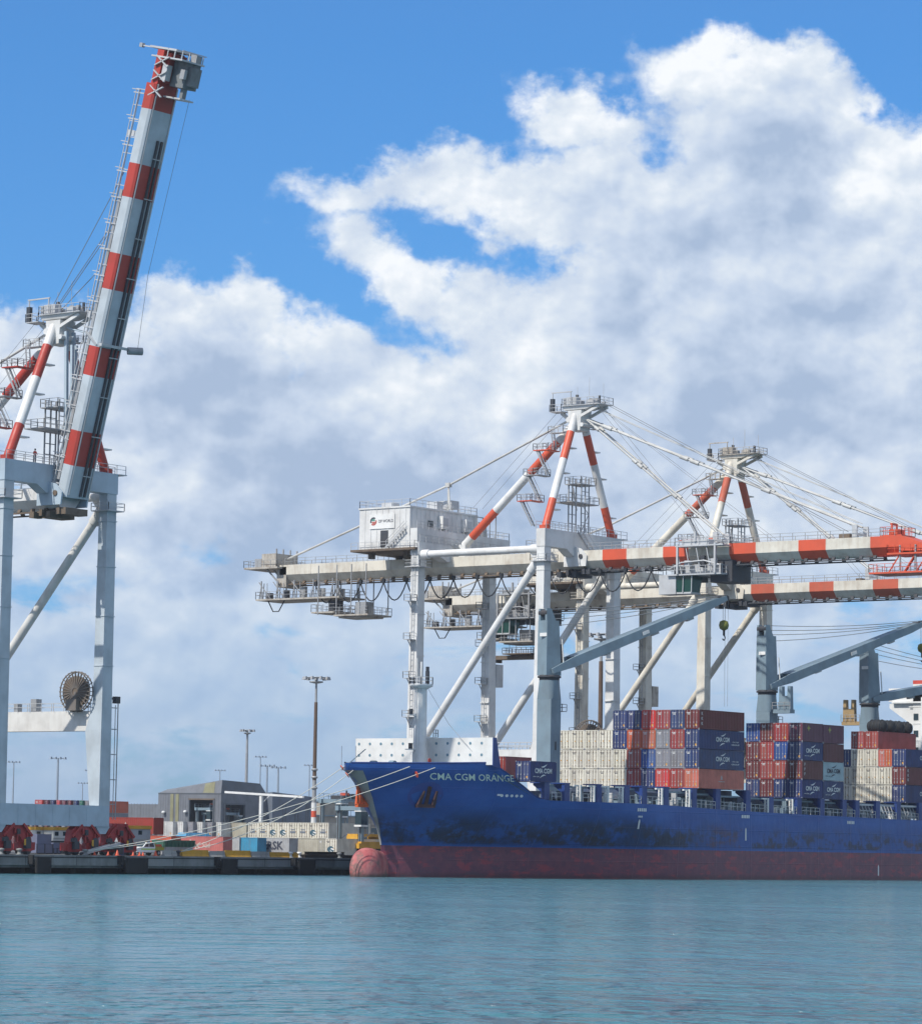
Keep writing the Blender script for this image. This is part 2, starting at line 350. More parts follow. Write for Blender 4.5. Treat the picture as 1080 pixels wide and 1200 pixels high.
# ------------------------------------------------------------------ ship-to-shore cranes
DECK = 2.33
RAIL_Y = 294.4
def build_sts(u0, k, label, raised=False, trolley_t=-23.0, aged=False, xb=20.3):
    SP, G, MID = 18.7, 24.0, 9.35
    def T(s, t, z): return (u0+s, RAIL_Y+t, DECK+(z-DECK)*k)
    root = thing('ship_to_shore_crane', (u0+MID, RAIL_Y+G/2, DECK), label, 'port crane', 'ship-to-shore cranes on the quay')
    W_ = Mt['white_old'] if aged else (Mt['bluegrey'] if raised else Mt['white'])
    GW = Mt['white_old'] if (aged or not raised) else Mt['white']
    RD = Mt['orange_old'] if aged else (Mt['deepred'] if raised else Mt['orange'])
    ST, DK, SL = Mt['steel'], Mt['dark'], Mt['steel_lt']
    N = lambda: MB(T)
    part = lambda mb, name, mats, par=root: mb.build(name, mats, par)
    # --- travelling gear: two trucks under every leg
    for t0 in (0, G):
        for s0 in (0.0, SP):
            b = N()
            b.prism([(-1.0,6.6),(1.0,6.6),(.65,5.1),(-.65,5.1)], t0-.6, t0+.6, 'y', 0)
            b = N()
            for sg in (-1,1):
                c = s0+sg*3.25
                # balance beam, then two trucks each with two wheels
                b.prism([(c-2.6*1.0,3.9),(c-2.2,5.6),(c-.9,6.5),(c+1.3,6.5),(c+2.3,5.4),(c+2.7,3.9),(c+1.2,3.7),(c+.6,4.7),(c-.6,4.7),(c-1.2,3.7)], t0-.55, t0+.55, 'y', 0)
                b.tube((c-1.9,t0-.75,4.2),(c-1.9,t0+.75,4.2),.42,10,1); b.tube((c+1.9,t0-.75,4.2),(c+1.9,t0+.75,4.2),.42,10,1)
                for w in (-1.75,1.75):
                    d = c+w
                    b.prism([(d-1.35,2.9),(d-1.25,3.7),(d-.5,4.3),(d+.5,4.3),(d+1.25,3.7),(d+1.35,2.9),(d+.9,2.75),(d-.9,2.75)], t0-.45, t0+.45, 'y', 0)
                    b.box(d-.45,d+.45,t0-.95,t0-.5,3.1,4.1,1)                    # drive motor
                b.box(c-.6,c+.6,t0-.8,t0+.8,5.0,5.7,0)
            b.box(s0-6.7,s0-6.3,t0-.4,t0+.4,2.9,3.9,0); b.box(s0+6.3,s0+6.7,t0-.4,t0+.4,2.9,3.9,0)
            for c in (s0-3.25,s0+3.25):
                for q in (-1.1,0,1.1): b.box(c+q*1.6-.12,c+q*1.6+.12,t0-.72,t0-.551,3.9,5.2+.3*(q==0),0)
                b.bar((c-2.5,t0-.8,4.7),(c-.7,t0-.8,6.2),.16,.3,0); b.bar((c+2.5,t0-.8,4.7),(c+.9,t0-.8,6.2),.16,.3,0)
                b.box(c-.25,c+.25,t0-.98,t0-.8,4.9,5.6,1); b.box(c+.9,c+1.2,t0-1.02,t0-.96,3.5,4.3,2); b.box(c-2.6,c-2.2,t0-.9,t0-.6,4.0,4.5,1); b.box(c-1.5,c+1.4,t0-.66,t0-.56,6.0,6.45,0)
            g = part(b, 'bogie', [Mt['bogie'], DK, Mt['yellow']])
            for q in range(8):
                d = s0+(-3.25 if q < 4 else 3.25)+(-1.75 if q % 4 < 2 else 1.75)+(-.62 if q % 2 else .62)
                w = N(); w.tube((d,t0-.36,2.78),(d,t0+.36,2.78),.43,12,0); part(w, 'wheel', [DK], g)
    # --- sill beams
    for t0 in (0, G):
        b = N(); b.box(-1.6,SP+1.0,t0-.75,t0+.75,6.05,8.75)
        for s0 in (0,SP): b.prism([(s0-1.3,6.05),(s0+1.3,6.05),(s0+.55,5.1),(s0-.55,5.1)], t0-.6, t0+.6, 'y')
        for s0 in (3.2,6.3,9.35,12.4,15.5): b.box(s0-.05,s0+.05,t0-.78,t0+.78,6.08,8.72)
        part(b, 'sill_beam', [W_])
    # --- legs
    for fr, s0 in ((0,0.0),(1,SP)):
        sx = 0 if raised else -.12 if fr == 0 else .12
        for t0 in (0, G):
            b = N(); dr = 1 if t0 == 0 else -1
            lo = [(s0+sx-.95,t0-.75),(s0+sx+.95,t0-.75),(s0+sx+.95,t0+.75),(s0+sx-.95,t0+.75)]
            def ring(w, a0, a1, z, f): return [(s0+sx*f-w,t0+min(a0*dr,a1*dr),z),(s0+sx*f+w,t0+min(a0*dr,a1*dr),z),(s0+sx*f+w,t0+max(a0*dr,a1*dr),z),(s0+sx*f-w,t0+max(a0*dr,a1*dr),z)]
            r0, r1, r2, r3 = ring(1.0,-.75,.95,8.75,3), ring(.95,-.75,2.0,xb-2.6,2), ring(.92,-.75,.85,xb+1.0,2), ring(.85,-.7,.7,52.2 if t0==0 else 50.4,0)
            b.hexa(r0,r1); b.hexa([(p[0],p[1],p[2]+.003) for p in r1],r2); b.hexa([(p[0],p[1],p[2]+.003) for p in r2],r3)
            for zz in (27,33.5,40,46):                                           # splice flanges
                b.box(s0-.98,s0+.98,t0-.82,t0+.82,zz-.06,zz+.06)
            lg = part(b, 'leg', [Mt['leg_paint'] if raised else W_])
            # collar walkway near the top
            b = N(); b.deck(s0-1.5,s0+1.5,t0-1.5,t0+1.5,47.4,0,0,True,.12,1.0,1.5)
            part(b, 'walkway', [SL if not aged else Mt['white_rust']], lg)
            if t0 == G:
                b = N()
                for zz in range(24, 47, 6):                                      # rest landings and ladder on the landside legs
                    b.deck(s0-2.6,s0-.95,t0-.6,t0+.6,zz,0,0,True,.1,1.0,1.2)
                    b.bar((s0-.95,t0,zz-1.8),(s0-2.3,t0,zz-.1),.12,.12)
                for q in (-.25,.25): b.bar((s0-1.15,t0+q,9),(s0-1.15,t0+q,50),.07,.07)
                for zz in np.arange(9.5,50,.9): b.bar((s0-1.15,t0-.25,zz),(s0-1.15,t0+.25,zz),.05,.05)
                part(b, 'ladder', [SL if not aged else Mt['steel']], lg)
                if fr == 1:
                    b = N(); b.box(s0+1.05,s0+2.9,t0-.9,t0+.9,29.6,33.2); b.box(s0+1.0,s0+1.25,t0-.25,t0+.25,9,50)
                    part(b, 'lift_cabin', [SL if not aged else Mt['white_rust']], lg)
        # portal cross-beam and upper tie
        b = N(); b.box(s0-.8,s0+.8,.75,G-.75,xb-2.6,xb)
        for q in (1.2,G-1.2): b.box(s0-.86,s0+.86,q-.08,q+.08,xb-2.66,xb+.03)
        cb = part(b, 'cross_beam', [Mt['white_trim'] if raised else W_])
        b = N()
        for q in (-1,1): b.rail([(s0+q*.95,1.2,xb),(s0+q*.95,G-1.2,xb)],1.1,2.2,.035,0)
        part(b, 'handrail', [SL], cb)
        b = N(); b.tube((s0,.7,49.3),(s0,G-.7,49.3),.55,14); b.tube((s0,.7,49.3),(s0,2.2,49.3),.72,14); b.tube((s0,G-2.2,49.3),(s0,G-.7,49.3),.72,14)
        part(b, 'upper_tie', [Mt['white_trim'] if raised else W_])
        b = N(); b.tube((s0,1.0,47.6),(s0,G-1.1,xb+.9),.58,14); b.tube((s0,1.0,47.6),(s0,2.4,45.9),.75,14)
        b.prism([(.6,48.9),(.6,45.6),(2.7,48.9)], s0-.06,s0+.06,'x'); b.prism([(G-.6,xb),(G-.6,xb+3.2),(G-2.9,xb)], s0-.06,s0+.06,'x')
        part(b, 'diagonal_brace', [Mt['white_trim'] if raised else W_])
    # --- cable reel on the far cross-beam
    b = N(); c = (SP-1.5,3.2,xb+2.5); R = 2.6
    for q in (-.28,.28):
        pts = [(c[0]+q,c[1]+R*math.cos(2*math.pi*i/28),c[2]+R*math.sin(2*math.pi*i/28)) for i in range(29)]
        b.path(pts,.09,5,0)
        for i in range(28):
            a_ = 2*math.pi*i/28
            b.bar((c[0]+q,c[1]+.5*math.cos(a_),c[2]+.5*math.sin(a_)),(c[0]+q*1.2,c[1]+2.7*math.cos(a_),c[2]+2.7*math.sin(a_)),.10,.10,0,(1,0,0))
    b.lathe((c[0],c[1],c[2]),[(2.05,-.25),(2.05,.25)],28,1,'x')
    b.box(c[0]-1.0,c[0]-.4,c[1]-.9,c[1]+.9,xb,xb+1.5,0); b.box(c[0]-.3,c[0]+.9,c[1]-.2,c[1]+.2,xb,xb+2.5,0)
    part(b, 'cable_reel', [Mt['reel'], Mt['rusty']])
    b = N(); b.box(SP-.5,SP+.5,11.2,12.2,xb,xb+1.7); b.box(SP-.4,SP+.4,14.6,15.3,xb,xb+1.1); part(b, 'switch_cabinet', [ST])
    # --- slim lamp mast / cable ladder outside the far waterside leg
    b = N(); x = SP+2.7
    b.bar((x,-.2,7.0),(x,-.2,22.3),.10,.10,0); b.bar((x,.25,7.0),(x,.25,22.0),.07,.07,0)
    for zz in (9,12.2,15.5,18.8,21.6): b.bar((SP+1.0,0,zz),(x,0,zz),.12,.12,0)
    b.box(x-.5,x+.25,-.35,.35,22.2,23.1,1); b.bar((SP+.9,0,23.0),(x,0,22.6),.2,.2,1)
    part(b, 'service_mast', [ST, DK])
    # --- portal beams along the quay
    for t0 in (0, G):
        z0, z1 = (49.6,52.3) if t0 == 0 else (49.2,51.2)
        b = N(); b.box(-.95,SP+.95,t0-.82,t0+.82,z0,z1)
        b.hexa([(MID-2.9,t0-.85,48.6),(MID+2.9,t0-.85,48.6),(MID+2.9,t0+.85,48.6),(MID-2.9,t0+.85,48.6)],[(MID-4.6,t0-.85,z0-.002),(MID+4.6,t0-.85,z0-.002),(MID+4.6,t0+.85,z0-.002),(MID-4.6,t0+.85,z0-.002)])
        pb = part(b, 'portal_beam', [W_])
        b = N()
        for q in (-1,1): b.rail([(-.9,t0+q*.95,z1),(SP+2.2,t0+q*.95,z1)],1.15,1.7,.035)
        b.box(SP+.95,SP+2.3,t0-1.1,t0+1.1,z1-.12,z1)
        b.stair((MID-1.8,t0-1.3,z1+.2),(MID+2.6,t0-1.3,z0-.6),.8,0,(0,1,0))
        part(b, 'handrail', [SL if not aged else ST], pb)
    # --- access tower standing on the waterside portal beam
    b = N(); z0 = 52.3; x0, x1, y0, y1 = 7.0,10.6,-1.2,1.2
    for x in (x0+1,x1-.6,(x0+x1)/2+.2):
        for y in (y0,y1): b.bar((x,y,z0),(x,y,z0+8.6),.16,.16)
    for zz in (z0+1.6,z0+3.0,z0+6.4):
        b.bar((x0+1,y0,zz),(x1-.6,y0,zz),.1,.1); b.bar((x0+1,y1,zz),(x1-.6,y1,zz),.1,.1)
    b.deck(x0-2.2,x1+1.4,y0-.5,y1+.5,z0+4.6,0,0,True,.14,1.1,1.3); b.deck(x0+.4,x1+.9,y0-.3,y1+.3,z0+7.6,0,0,True,.14,1.1,1.2)
    b.bar((x0+1,y0,z0+.2),(x1-.6,y0,z0+3),.08,.08); b.bar((x1-.6,y0,z0+3),(x0+1,y0,z0+4.4),.08,.08)
    if not raised: b.bar((x0-2.0,-1.7,z0+6.6),(x0-1.0,-1.7,z0+3.2),.25,.1)
    part(b, 'access_tower', [ST])
    # --- A-frame
    apex = lambda sg: (MID+sg*.95, .45, 70.6)
    fa = [(.15,0),(.39,1),(.74,0),(1.0,1)]
    for sg, s0 in ((-1,.35),(1,SP-.35)):
        b = N(); b.bands(apex(sg),(s0,.15,52.3),.62,14,fa)
        b.tube((s0,.15,52.3),(s0+sg*.02,.15,52.9),.85,14,1)
        for f in (.28,.5,.82):
            p = Vector(apex(sg)).lerp(Vector((s0,.15,52.3)),f); b.box(p.x+.2,p.x+2.0,p.y-.5,p.y+.5,p.z-.2,p.z-.02,0)
        part(b, 'a_frame_leg', [W_ if not raised else Mt['white'], RD])
    b = N(); b.bands((MID,1.2,69.4),(MID,22.0,51.4),.66,14,[(.14,0),(.40,1),(.71,0),(.93,1),(1.0,0)])
    b.box(MID-.7,MID+.7,21.4,22.6,49.3,51.5,0)
    part(b, 'back_leg', [W_ if not raised else Mt['white'], RD])
    b = N()                                                                     # head block, sheaves, top platform
    b.hexa([(MID-1.3,-.7,68.2),(MID+1.3,-.7,68.2),(MID+1.3,1.4,68.2),(MID-1.3,1.4,68.2)],[(MID-1.4,-1.0,71.3),(MID+1.4,-1.0,71.3),(MID+1.4,1.5,71.3),(MID-1.4,1.5,71.3)])
    b.hexa([(MID-1.4,-1.6,71.4),(MID+1.4,-1.6,71.4),(MID+1.4,2.2,71.4),(MID-1.4,2.2,71.4)],[(MID-1.6,-4.3,72.05),(MID+1.6,-4.3,72.05),(MID+1.6,2.4,72.05),(MID-1.6,2.4,72.05)])
    for q in (-1.2,1.2): b.bar((MID+q,-.8,70.4),(MID+q,-4.1,71.8),.35,.4)
    b.bar((MID,1.0,69.2),(MID,3.6,71.2),.5,.5)
    for q in (-.9,-.3,.3,.9):
        b.tube((MID+q-.09,1.2,72.7),(MID+q+.09,1.2,72.7),.65,14,1)
        b.tube((MID+q-.09,-2.4,72.6),(MID+q+.09,-2.4,72.6),.5,12,1)
    b.tube((MID-1.5,1.4,69.9),(MID+1.5,1.4,69.9),.42,12); b.tube((MID-1.6,-1.2,69.0),(MID+1.6,-1.2,69.0),.32,12)
    hd = part(b, 'a_frame_head', [W_ if not raised else Mt['white'], ST])
    b = N(); zz = 72.1
    b.deck(MID-1.8,MID+1.8,-4.7,2.4,zz,0,0,True,.1,1.1,1.2)
    b.deck(MID-1.8,MID+.2,2.5,4.7,zz-.8,0,0,True,.1,1.1,1.0)
    b.deck(MID-2.2,MID-.9,1.8,4.6,68.0,0,0,True,.1,1.0,1.0); b.deck(MID+1.2,MID+2.2,-2.6,-.8,68.6,0,0,True,.1,.9,.9)
    b.box(MID-1.4,MID-.2,.0,1.9,zz,zz+1.3,0); b.box(MID+.3,MID+1.3,.2,1.6,zz,zz+.9,1); b.box(MID-1.1,MID+.8,-2.9,-1.8,zz,zz+.7,0)
    for x,y,hh in ((-1.3,2.1,1.2),(.9,-.6,.8),(-.9,-3.6,.9),(1.2,-3.4,.6)): b.box(MID+x-.25,MID+x+.25,y-.2,y+.2,zz,zz+hh,1)
    b.box(MID-1.8,MID-1.3,4.0,4.6,zz-.8,zz+1.2,2)                                # cabinet at the landside corner
    for q in (4.2,.8): b.bar((MID-1.7,q,zz),(MID-1.7,q,zz+2.1),.12,.12,0)
    b.bar((MID-1.7,4.4,zz+2.1),(MID-1.7,.6,zz+2.1),.17,.17,0)                    # service crane beam
    for x,y,hh in ((MID,-1.5,4.4),(MID+.8,-3.6,3.4),(MID-.6,.3,3.0)): b.bar((x,y,zz),(x,y,zz+hh),.045,.045,0)
    b.box(MID+.8,MID+1.05,-2.9,-2.65,zz,zz+1.6,2); b.box(MID-.3,MID+.05,.5,.85,zz+1.3,zz+1.8,2)
    part(b, 'head_platform', [SL if not aged else Mt['white_rust'], ST, DK], hd)
    # --- zigzag stairs hung between the near A-frame leg and the back leg
    b = N()
    q0 = [(1.9,3.4,53.0),(1.2,5.2,56.9),(3.4,3.2,56.9),(2.8,5.2,61.0),(5.0,2.9,61.0),(4.4,4.6,65.0),(6.4,2.8,65.0),(6.9,3.6,68.0)]
    for i in range(0,8,2): b.stair(q0[i],q0[i+1],.7,0,(1,0,0))
    for p in q0[1:7:2]:
        m_ = 1 if p[2] in (56.9,65.0) else 0
        b.deck(p[0]-.5,p[0]+2.7,p[1]-2.3,p[1]-1.3,p[2],m_,0,True,.14,1.0,1.2); b.deck(p[0]-.5,p[0]+.5,p[1]-1.29,p[1]+.5,p[2]+.003,m_,0,True,.14,1.0,1.2)
    part(b, 'stairway', [ST, RD])
    # --- girder and, if lowered, the boom in line with it
    def section(b, A, B, up, m, w=2.2, top=1.6, bot=1.1, w2=1.25, extra=0.0):
        """bridge box: upright sides, then sloping in to a narrower flange; A,B on the top centre line"""
        A, B, up = Vector(A), Vector(B), Vector(up)
        X = Vector((1,0,0)); pr = [(-w,0),(w,0),(w,-top),(w2,-top-bot),(-w2,-top-bot),(-w,-top)]
        v = [A+X*a+up*c for a,c in pr]+[B+X*a+up*c for a,c in pr]; n = 6
        b.add(v,[tuple(range(n)),tuple(range(2*n-1,n-1,-1))]+[(i,n+i,n+(i+1)%n,(i+1)%n) for i in range(n)],m)
    def under_rails(b, A, B, up, m=0, sp=2.3):
        A, B, up = Vector(A), Vector(B), Vector(up); L = (B-A).length; X = Vector((1,0,0))
        for sg in (-1,1):
            b.bar(A+X*sg*1.6+up*-3.15,B+X*sg*1.6+up*-3.15,.18,.2,m,up)
            for i in range(int(L/sp)+1):
                p = A.lerp(B,min(1,i*sp/L)); b.bar(p+X*sg*1.35+up*-2.7,p+X*sg*1.6+up*-3.15,.5,.3,m,up)
    up = Vector((0,0,1)); zt = 49.45
    b = N(); section(b,(MID,-1.8,zt),(MID,58.0,zt),up,0); 
    for t_ in np.arange(2,57,5.5): b.box(MID-2.24,MID+2.24,t_-.06,t_+.06,zt-1.62,zt+.02,0)
    gd = part(b, 'main_girder', [GW])
    b = N(); under_rails(b,(MID,-1.8,zt),(MID,58.0,zt),up); part(b, 'trolley_rail', [Mt['rusty']], gd)
    b = N()
    for sg in (-1,1):
        b.rail([(MID+sg*2.15,2,zt),(MID+sg*2.15,24,zt)],1.1,2.1,.035); b.rail([(MID+sg*2.15,35.5,zt),(MID+sg*2.15,57,zt)],1.1,2.1,.035)
    part(b, 'handrail', [ST], gd)
    # boom
    LB = 55.2
    if raised: d = Vector((0,-11.73,45.5)).normalized(); A = Vector((MID+.4,-1.6,48.4)); upb = Vector((0,d.z,-d.y)).normalized()*1.0
    else: d = Vector((0,-1,0)); A = Vector((MID,-2.2,zt)); upb = up
    if raised: upb = Vector((0, d.z, -d.y)); upb = upb if upb.y > 0 else -upb
    def BP(l, off=0.0, x=0.0): return A + d*l + upb*off + Vector((x,0,0))
    cuts = [(0,0),(3.6,1),(8.0,0),(14.6,1),(19.1,0),(26.3,1),(30.9,0),(38.2,1),(42.8,0),(50.2,1),(55.2,None)] if not raised else \
           [(0,0),(4.15,1),(8.66,0),(15.9,1),(19.7,0),(27.2,1),(31.9,0),(39.2,1),(43.6,0),(50.7,1),(54.0,None)]
    if aged: cuts = [cuts[0]]+[(l-1.5,m_) for l,m_ in cuts[1:-1]]+[cuts[-1]]
    b = N(); sec = dict(w=2.2,top=1.25,bot=.32,w2=2.0) if raised else {}
    for (l0,m0),(l1,_) in zip(cuts[:-1],cuts[1:]): section(b,BP(l0),BP(l1),upb,m0,**sec)
    end = cuts[-1][0]
    if not raised:
        b.add([BP(end,0,-2.2),BP(end,0,2.2),BP(end,-2.2,2.2),BP(end,-2.2,-2.2),BP(end+4.5,-1.6,-1.9),BP(end+4.5,-1.6,1.9),BP(end+4.5,-2.3,1.9),BP(end+4.5,-2.3,-1.9)],[(0,1,5,4),(1,2,6,5),(2,3,7,6),(3,0,4,7),(4,5,6,7)],1)
    pass
    bm = part(b, 'boom', [GW if not raised else Mt['leg_paint'], RD])
    b = N()
    if not raised: under_rails(b,BP(0),BP(end-3),upb)
    else:
        for sg in (-1,1): b.bar(BP(.3,-1.63,sg*1.75),BP(end,-1.63,sg*1.75),.16,.12,1,upb)
        for q in (.25,1.0): b.bar(BP(.3,-1.70,q),BP(end-7,-1.70,q),.30,.24,0,upb)
        for l in np.arange(3,end-8,5.2): b.bar(BP(l,-1.85,-.15),BP(l,-1.85,1.4),.12,.1,1,upb)
    part(b, 'trolley_rail', [DK, SL], bm)
    b = N()
    def brail(l0,l1,x,h=1.1,sp=2.1,r=.035):
        n = max(1,round((l1-l0)/sp))
        for i in range(n+1):
            l = l0+(l1-l0)*i/n; b.bar(BP(l,0,x),BP(l,h,x),2*r,2*r,0,(1,0,0))
        for f in (1,.55): b.bar(BP(l0,h*f,x),BP(l1,h*f,x),1.7*r,1.7*r,0,(1,0,0))
    for sg in (-1,1): brail(1,end-1,sg*2.15, 1.1 if not raised else 1.5, 2.1, .035 if not raised else .05)
    part(b, 'handrail', [ST if not raised else SL], bm)
    b = N()                                                                     # stay lugs on the boom
    for l in (23.5,47.3):
        for sg in (-1,1):
            b.prism([(0,0),(0,0),(0,0)],0,0.001,'z') if False else None
            b.bar(BP(l,-.1,sg*1.6),BP(l,1.9,sg*1.6),.8,.25,0,(1,0,0))
        b.bar(BP(l,.6,-1.7),BP(l,.6,1.7),.3,.3,0,(1,0,0))
    b.bar(BP(44.4,.05,0),BP(46.2,.05,0),2.4,1.3,1,upb); b.bar(BP(21,.05,0),BP(22,.05,0),2.0,.8,1,upb)
    part(b, 'stay_bracket', [SL, Mt['rusty']], bm)
    # boom tip platforms
    b = N()
    if not raised:
        for off,l0,l1 in ((-2.5,end-2.0,end+5.5),(-5.2,end-5.0,end+4.2)):
            c0, c1 = BP(l0,off), BP(l1,off)
            b.deck(MID-2.6,MID+2.6,c1.y,c0.y,c0.z,0,1 if off > -4 else 1,True,.25,1.2,1.3)
        for l in (end+.5,end+3,end+5):
            for sg in (-1,1): b.bar(BP(l-.6,-1.4,sg*2.2),BP(l-.6,-5.2,sg*2.2),.22,.22,2); b.bar(BP(l-.6,-2.7,sg*2.2),BP(l-2.4,-5.2,sg*2.2),.15,.15,0)
        b.deck(MID-2,MID+2,BP(end,0).y,BP(end-3.5,0).y,zt+.15,0,1,True,.2,1.2,1.0)
        for q in (-1.2,.2): b.bar(BP(end-2,0,q),BP(end-2,1.9,q),.22,.22,1)
        b.bar(BP(end-2.1,1.8,-1.3),BP(end-2.1,1.8,.3),.3,.3,1); b.box(MID-1.4,MID+.6,BP(end-1,0).y,BP(end-2.4,0).y,zt+.2,zt+1.0,1)
        for q in (-1.8,1.8): b.box(MID+q-.2,MID+q+.2,BP(end+5.5,0).y,BP(end+5,0).y,zt-2.9,zt-.3,2)
        part(b, 'tip_platform', [RD, RD, Mt['steel']], bm)
    else:
        def bx(l0,l1,o0,o1,x0,x1,m):
            c = [BP(l,o,x) for l,o,x in ((l0,o0,x0),(l0,o0,x1),(l0,o1,x1),(l0,o1,x0),(l1,o0,x0),(l1,o0,x1),(l1,o1,x1),(l1,o1,x0))]
            b.add(c,[(0,3,2,1),(4,5,6,7),(0,1,5,4),(1,2,6,5),(2,3,7,6),(3,0,4,7)],m)
        bx(end,end+4.4,-1.5,-.4,-1.9,1.9,0); bx(end+.4,end+4.2,-2.2,-.2,-1.3,1.7,0)
        bx(end+.1,end+3.4,-4.6,-2.4,-.6,1.9,1); bx(end+.5,end+2.9,-5.2,-4.603,-.2,1.6,1); bx(end+3.4,end+3.6,-4.9,.4,-2.0,2.2,2); bx(end+.9,end+1.6,-2.6,-1.5,-.4,2.2,3)
        bx(end+4.5,end+4.75,-3.6,1.0,-2.0,2.0,2); bx(end+3.6,end+4.6,-4.6,-3.8,.6,1.8,3); bx(end-1.2,end+.1,-4.4,-3.9,-.1,.6,1); bx(end+1.2,end+2.4,-4.9,-4.2,-1.1,-.61,3)
        for x in (-2.4,-.8,.8,2.4):
            for o in (-4.7,-3.4,-2.2): b.bar(BP(end+3.6,o,x*.8),BP(end+4.7,o,x*.8),.1,.1,2)
        for o in (-4.7,-2.2): b.bar(BP(end+4.7,o,-2.0),BP(end+4.7,o,2.4),.1,.1,2)
        b.bar(BP(end+4.7,.9,0),BP(end+4.7,4.0,-.3),.16,.16,2); bx(end+4.45,end+5.0,3.8,4.3,-.5,0,3)
        for l in (end-1.6,end+.4,end+2.3): b.bar(BP(l,-.6,-2.1),BP(l+1.3,-2.8,-2.1),.24,.14,2); b.bar(BP(l,-2.8,-2.1),BP(l+1.3,-.6,-2.1),.24,.14,2)
        bx(end+.6,end+2.6,-2.7,-1.9,-2.0,-1.1,2); bx(end-1.4,end-1.2,-4.6,-1.7,-.6,1.9,2)
        part(b, 'tip_platform', [RD, mat('tip_grey_steel',(.17,.185,.19),.6,grime=.5,gcol=(.06,.055,.05)), SL, ST], bm)
        b = N()
        for l in np.arange(1.5,end,3.4):                                        # ladder-like rungs along the back of the boom
            for sg in (-1,1): b.bar(BP(l,0,sg*2.2),BP(l,1.8,sg*2.2),.16,.12,0,(1,0,0)); b.bar(BP(l+.4,1.0,sg*2.2),BP(l+.4,2.2,sg*2.2),.1,.1,0,(1,0,0))
        b.bar(BP(1.5,.9,-2.28),BP(end-1,.9,-2.28),.09,.09,0,upb); b.bar(BP(1.5,.9,2.28),BP(end-1,.9,2.28),.09,.09,0,upb)
        part(b, 'boom_ladder', [SL], bm)
        b = N(); b.bar(BP(2,.42,-1.9),BP(40,.42,-1.9),.45,.45,1,upb); part(b, 'cable_tray', [SL, ST], bm)
        b = N()
        b.bar(BP(19.9,-1.9,.3),BP(20.25,-1.9,.3),5.2,.5,0,upb); b.tube(BP(19.9,-2.0,2.7),BP(20.2,-3.0,4.3),.5,10,1); b.bar(BP(19.9,-1.2,-2.2),BP(21.3,.8,-2.5),.2,.25,0,upb)
        part(b, 'boom_outrigger', [SL, ST], bm)
    # hinge cheeks and end of the fixed girder
    b = N()
    for sg in (-1,1):
        b.prism([(-2.9,zt-2.4),(-3.1,zt-.8),(-2.0,zt+.3),(.0,zt+.9),(1.2,zt+.1),(1.2,zt-2.4)], MID+sg*2.35-.12, MID+sg*2.35+.12, 'x', 0)
        b.tube((MID+sg*2.0,-2.0,zt-.9),(MID+sg*2.6,-2.0,zt-.9),.36,12,1)
    b.box(MID-2.0,MID+2.0,-3.4,-1.8,zt-3.6,zt-2.75,1); b.box(MID-1.2,MID+2.4,-.8,1.4,zt-3.9,zt-2.8,1)
    for y,z,w in ((-1.0,-3.6,.7),(.4,-3.3,.5),(1.8,-3.5,.8),(-2.6,-3.2,.6)): b.box(MID-2.3,MID-2.3+w*2,y,y+w,zt+z-.4,zt+z+.4,1)
    part(b, 'boom_hinge', [W_, Mt['rusty'] if raised else DK])
    # --- stays
    b = N(); HX = .65
    hz = lambda sg: (MID+sg*HX,-1.4,69.9)
    if not raised:
        for sg in (-1,1):
            for l, rr in ((23.5,.15),(47.3,.17)):
                e_ = BP(l,1.7,sg*HX); a_ = Vector(hz(sg)); b.tube(a_,e_,rr,6)
                for f in (.07,.36,.40,.66): p = a_.lerp(e_,f); q = a_.lerp(e_,f+.03); b.tube(p,q,rr*2.0,6)
            e_ = BP(47.3,1.9,sg*HX); a_ = Vector((MID+sg*HX,-2.4,71.4)); b.tube(a_+Vector((0,0,.35)),e_+Vector((0,0,.35)),.06,5)
    else:
        for sg in (-1,1):
            b.bar((MID+sg*HX,-1.4,69.8),(MID+sg*HX,-1.8,57.5),.42,.4); b.bar((MID+sg*HX*.6,-2.2,68.0),(MID+sg*HX*.6,-2.4,57.0),.3,.36)
            b.tube((MID+sg*HX,-1.4,70.3),BP(21,1.5,sg*HX),.1,6)
        b.box(MID-1.2,MID+1.0,-2.7,-1.4,56.6,57.4)
    part(b, 'forestay', [Mt['rod'] if not raised else Mt['bluegrey']])
    b = N()
    b.tube((MID,1.5,70.3),(MID,25.4,61.1),.19,8); b.tube((MID,25.4,61.1),(MID,59.0,zt+.9),.19,8)
    for q in (-.7,.7): b.tube((MID,25.4,61.1),(MID+q,25.2+q,57.1),.16,6)
    b.box(MID-.35,MID+.35,25.0,25.8,60.8,61.5)
    part(b, 'backstay', [Mt['rod']])
    b = N()                                                                     # hoist ropes
    if not raised:
        for x in (-.9,.9):
            b.path([(MID+x,-2.8,73.2),BP(44.8,1.2,x)],.04,4)
            b.path([(MID+x,-2.8,72.6),BP(21.5,.8,x)],.03,4); b.path([(MID+x*.3,-2.6,72.3),BP(33,.3,x)],.025,4)
        for x in (-1.0,1.0): b.path([(MID+x,2.0,72.8),(MID+x*1.2,19.5,57.2)],.03,4)
    else:
        for x,l in ((-1.0,42.5),(-.4,37.5),(-.1,37.5),(.5,33.0)): b.path([(MID+x,1.2,72.6),BP(l,1.0,x*1.6)],.06,4)
        b.path([BP(end-1,-3.4,2.4),BP(30,-2.9,2.4),BP(20,-2.8,3.6)],.035,4)
        for x in (-1.0,1.0): b.path([(MID+x,2.0,72.8),(MID+x*1.2,19.5,57.2)],.03,4)
    part(b, 'hoist_rope', [Mt['wire']])
    # --- machinery house
    hz0 = 50.35
    b = N(); b.box(-1.0,16.4,25.0,35.0,hz0,56.7,0); b.box(-1.15,16.55,24.85,35.15,56.7,56.95,0)
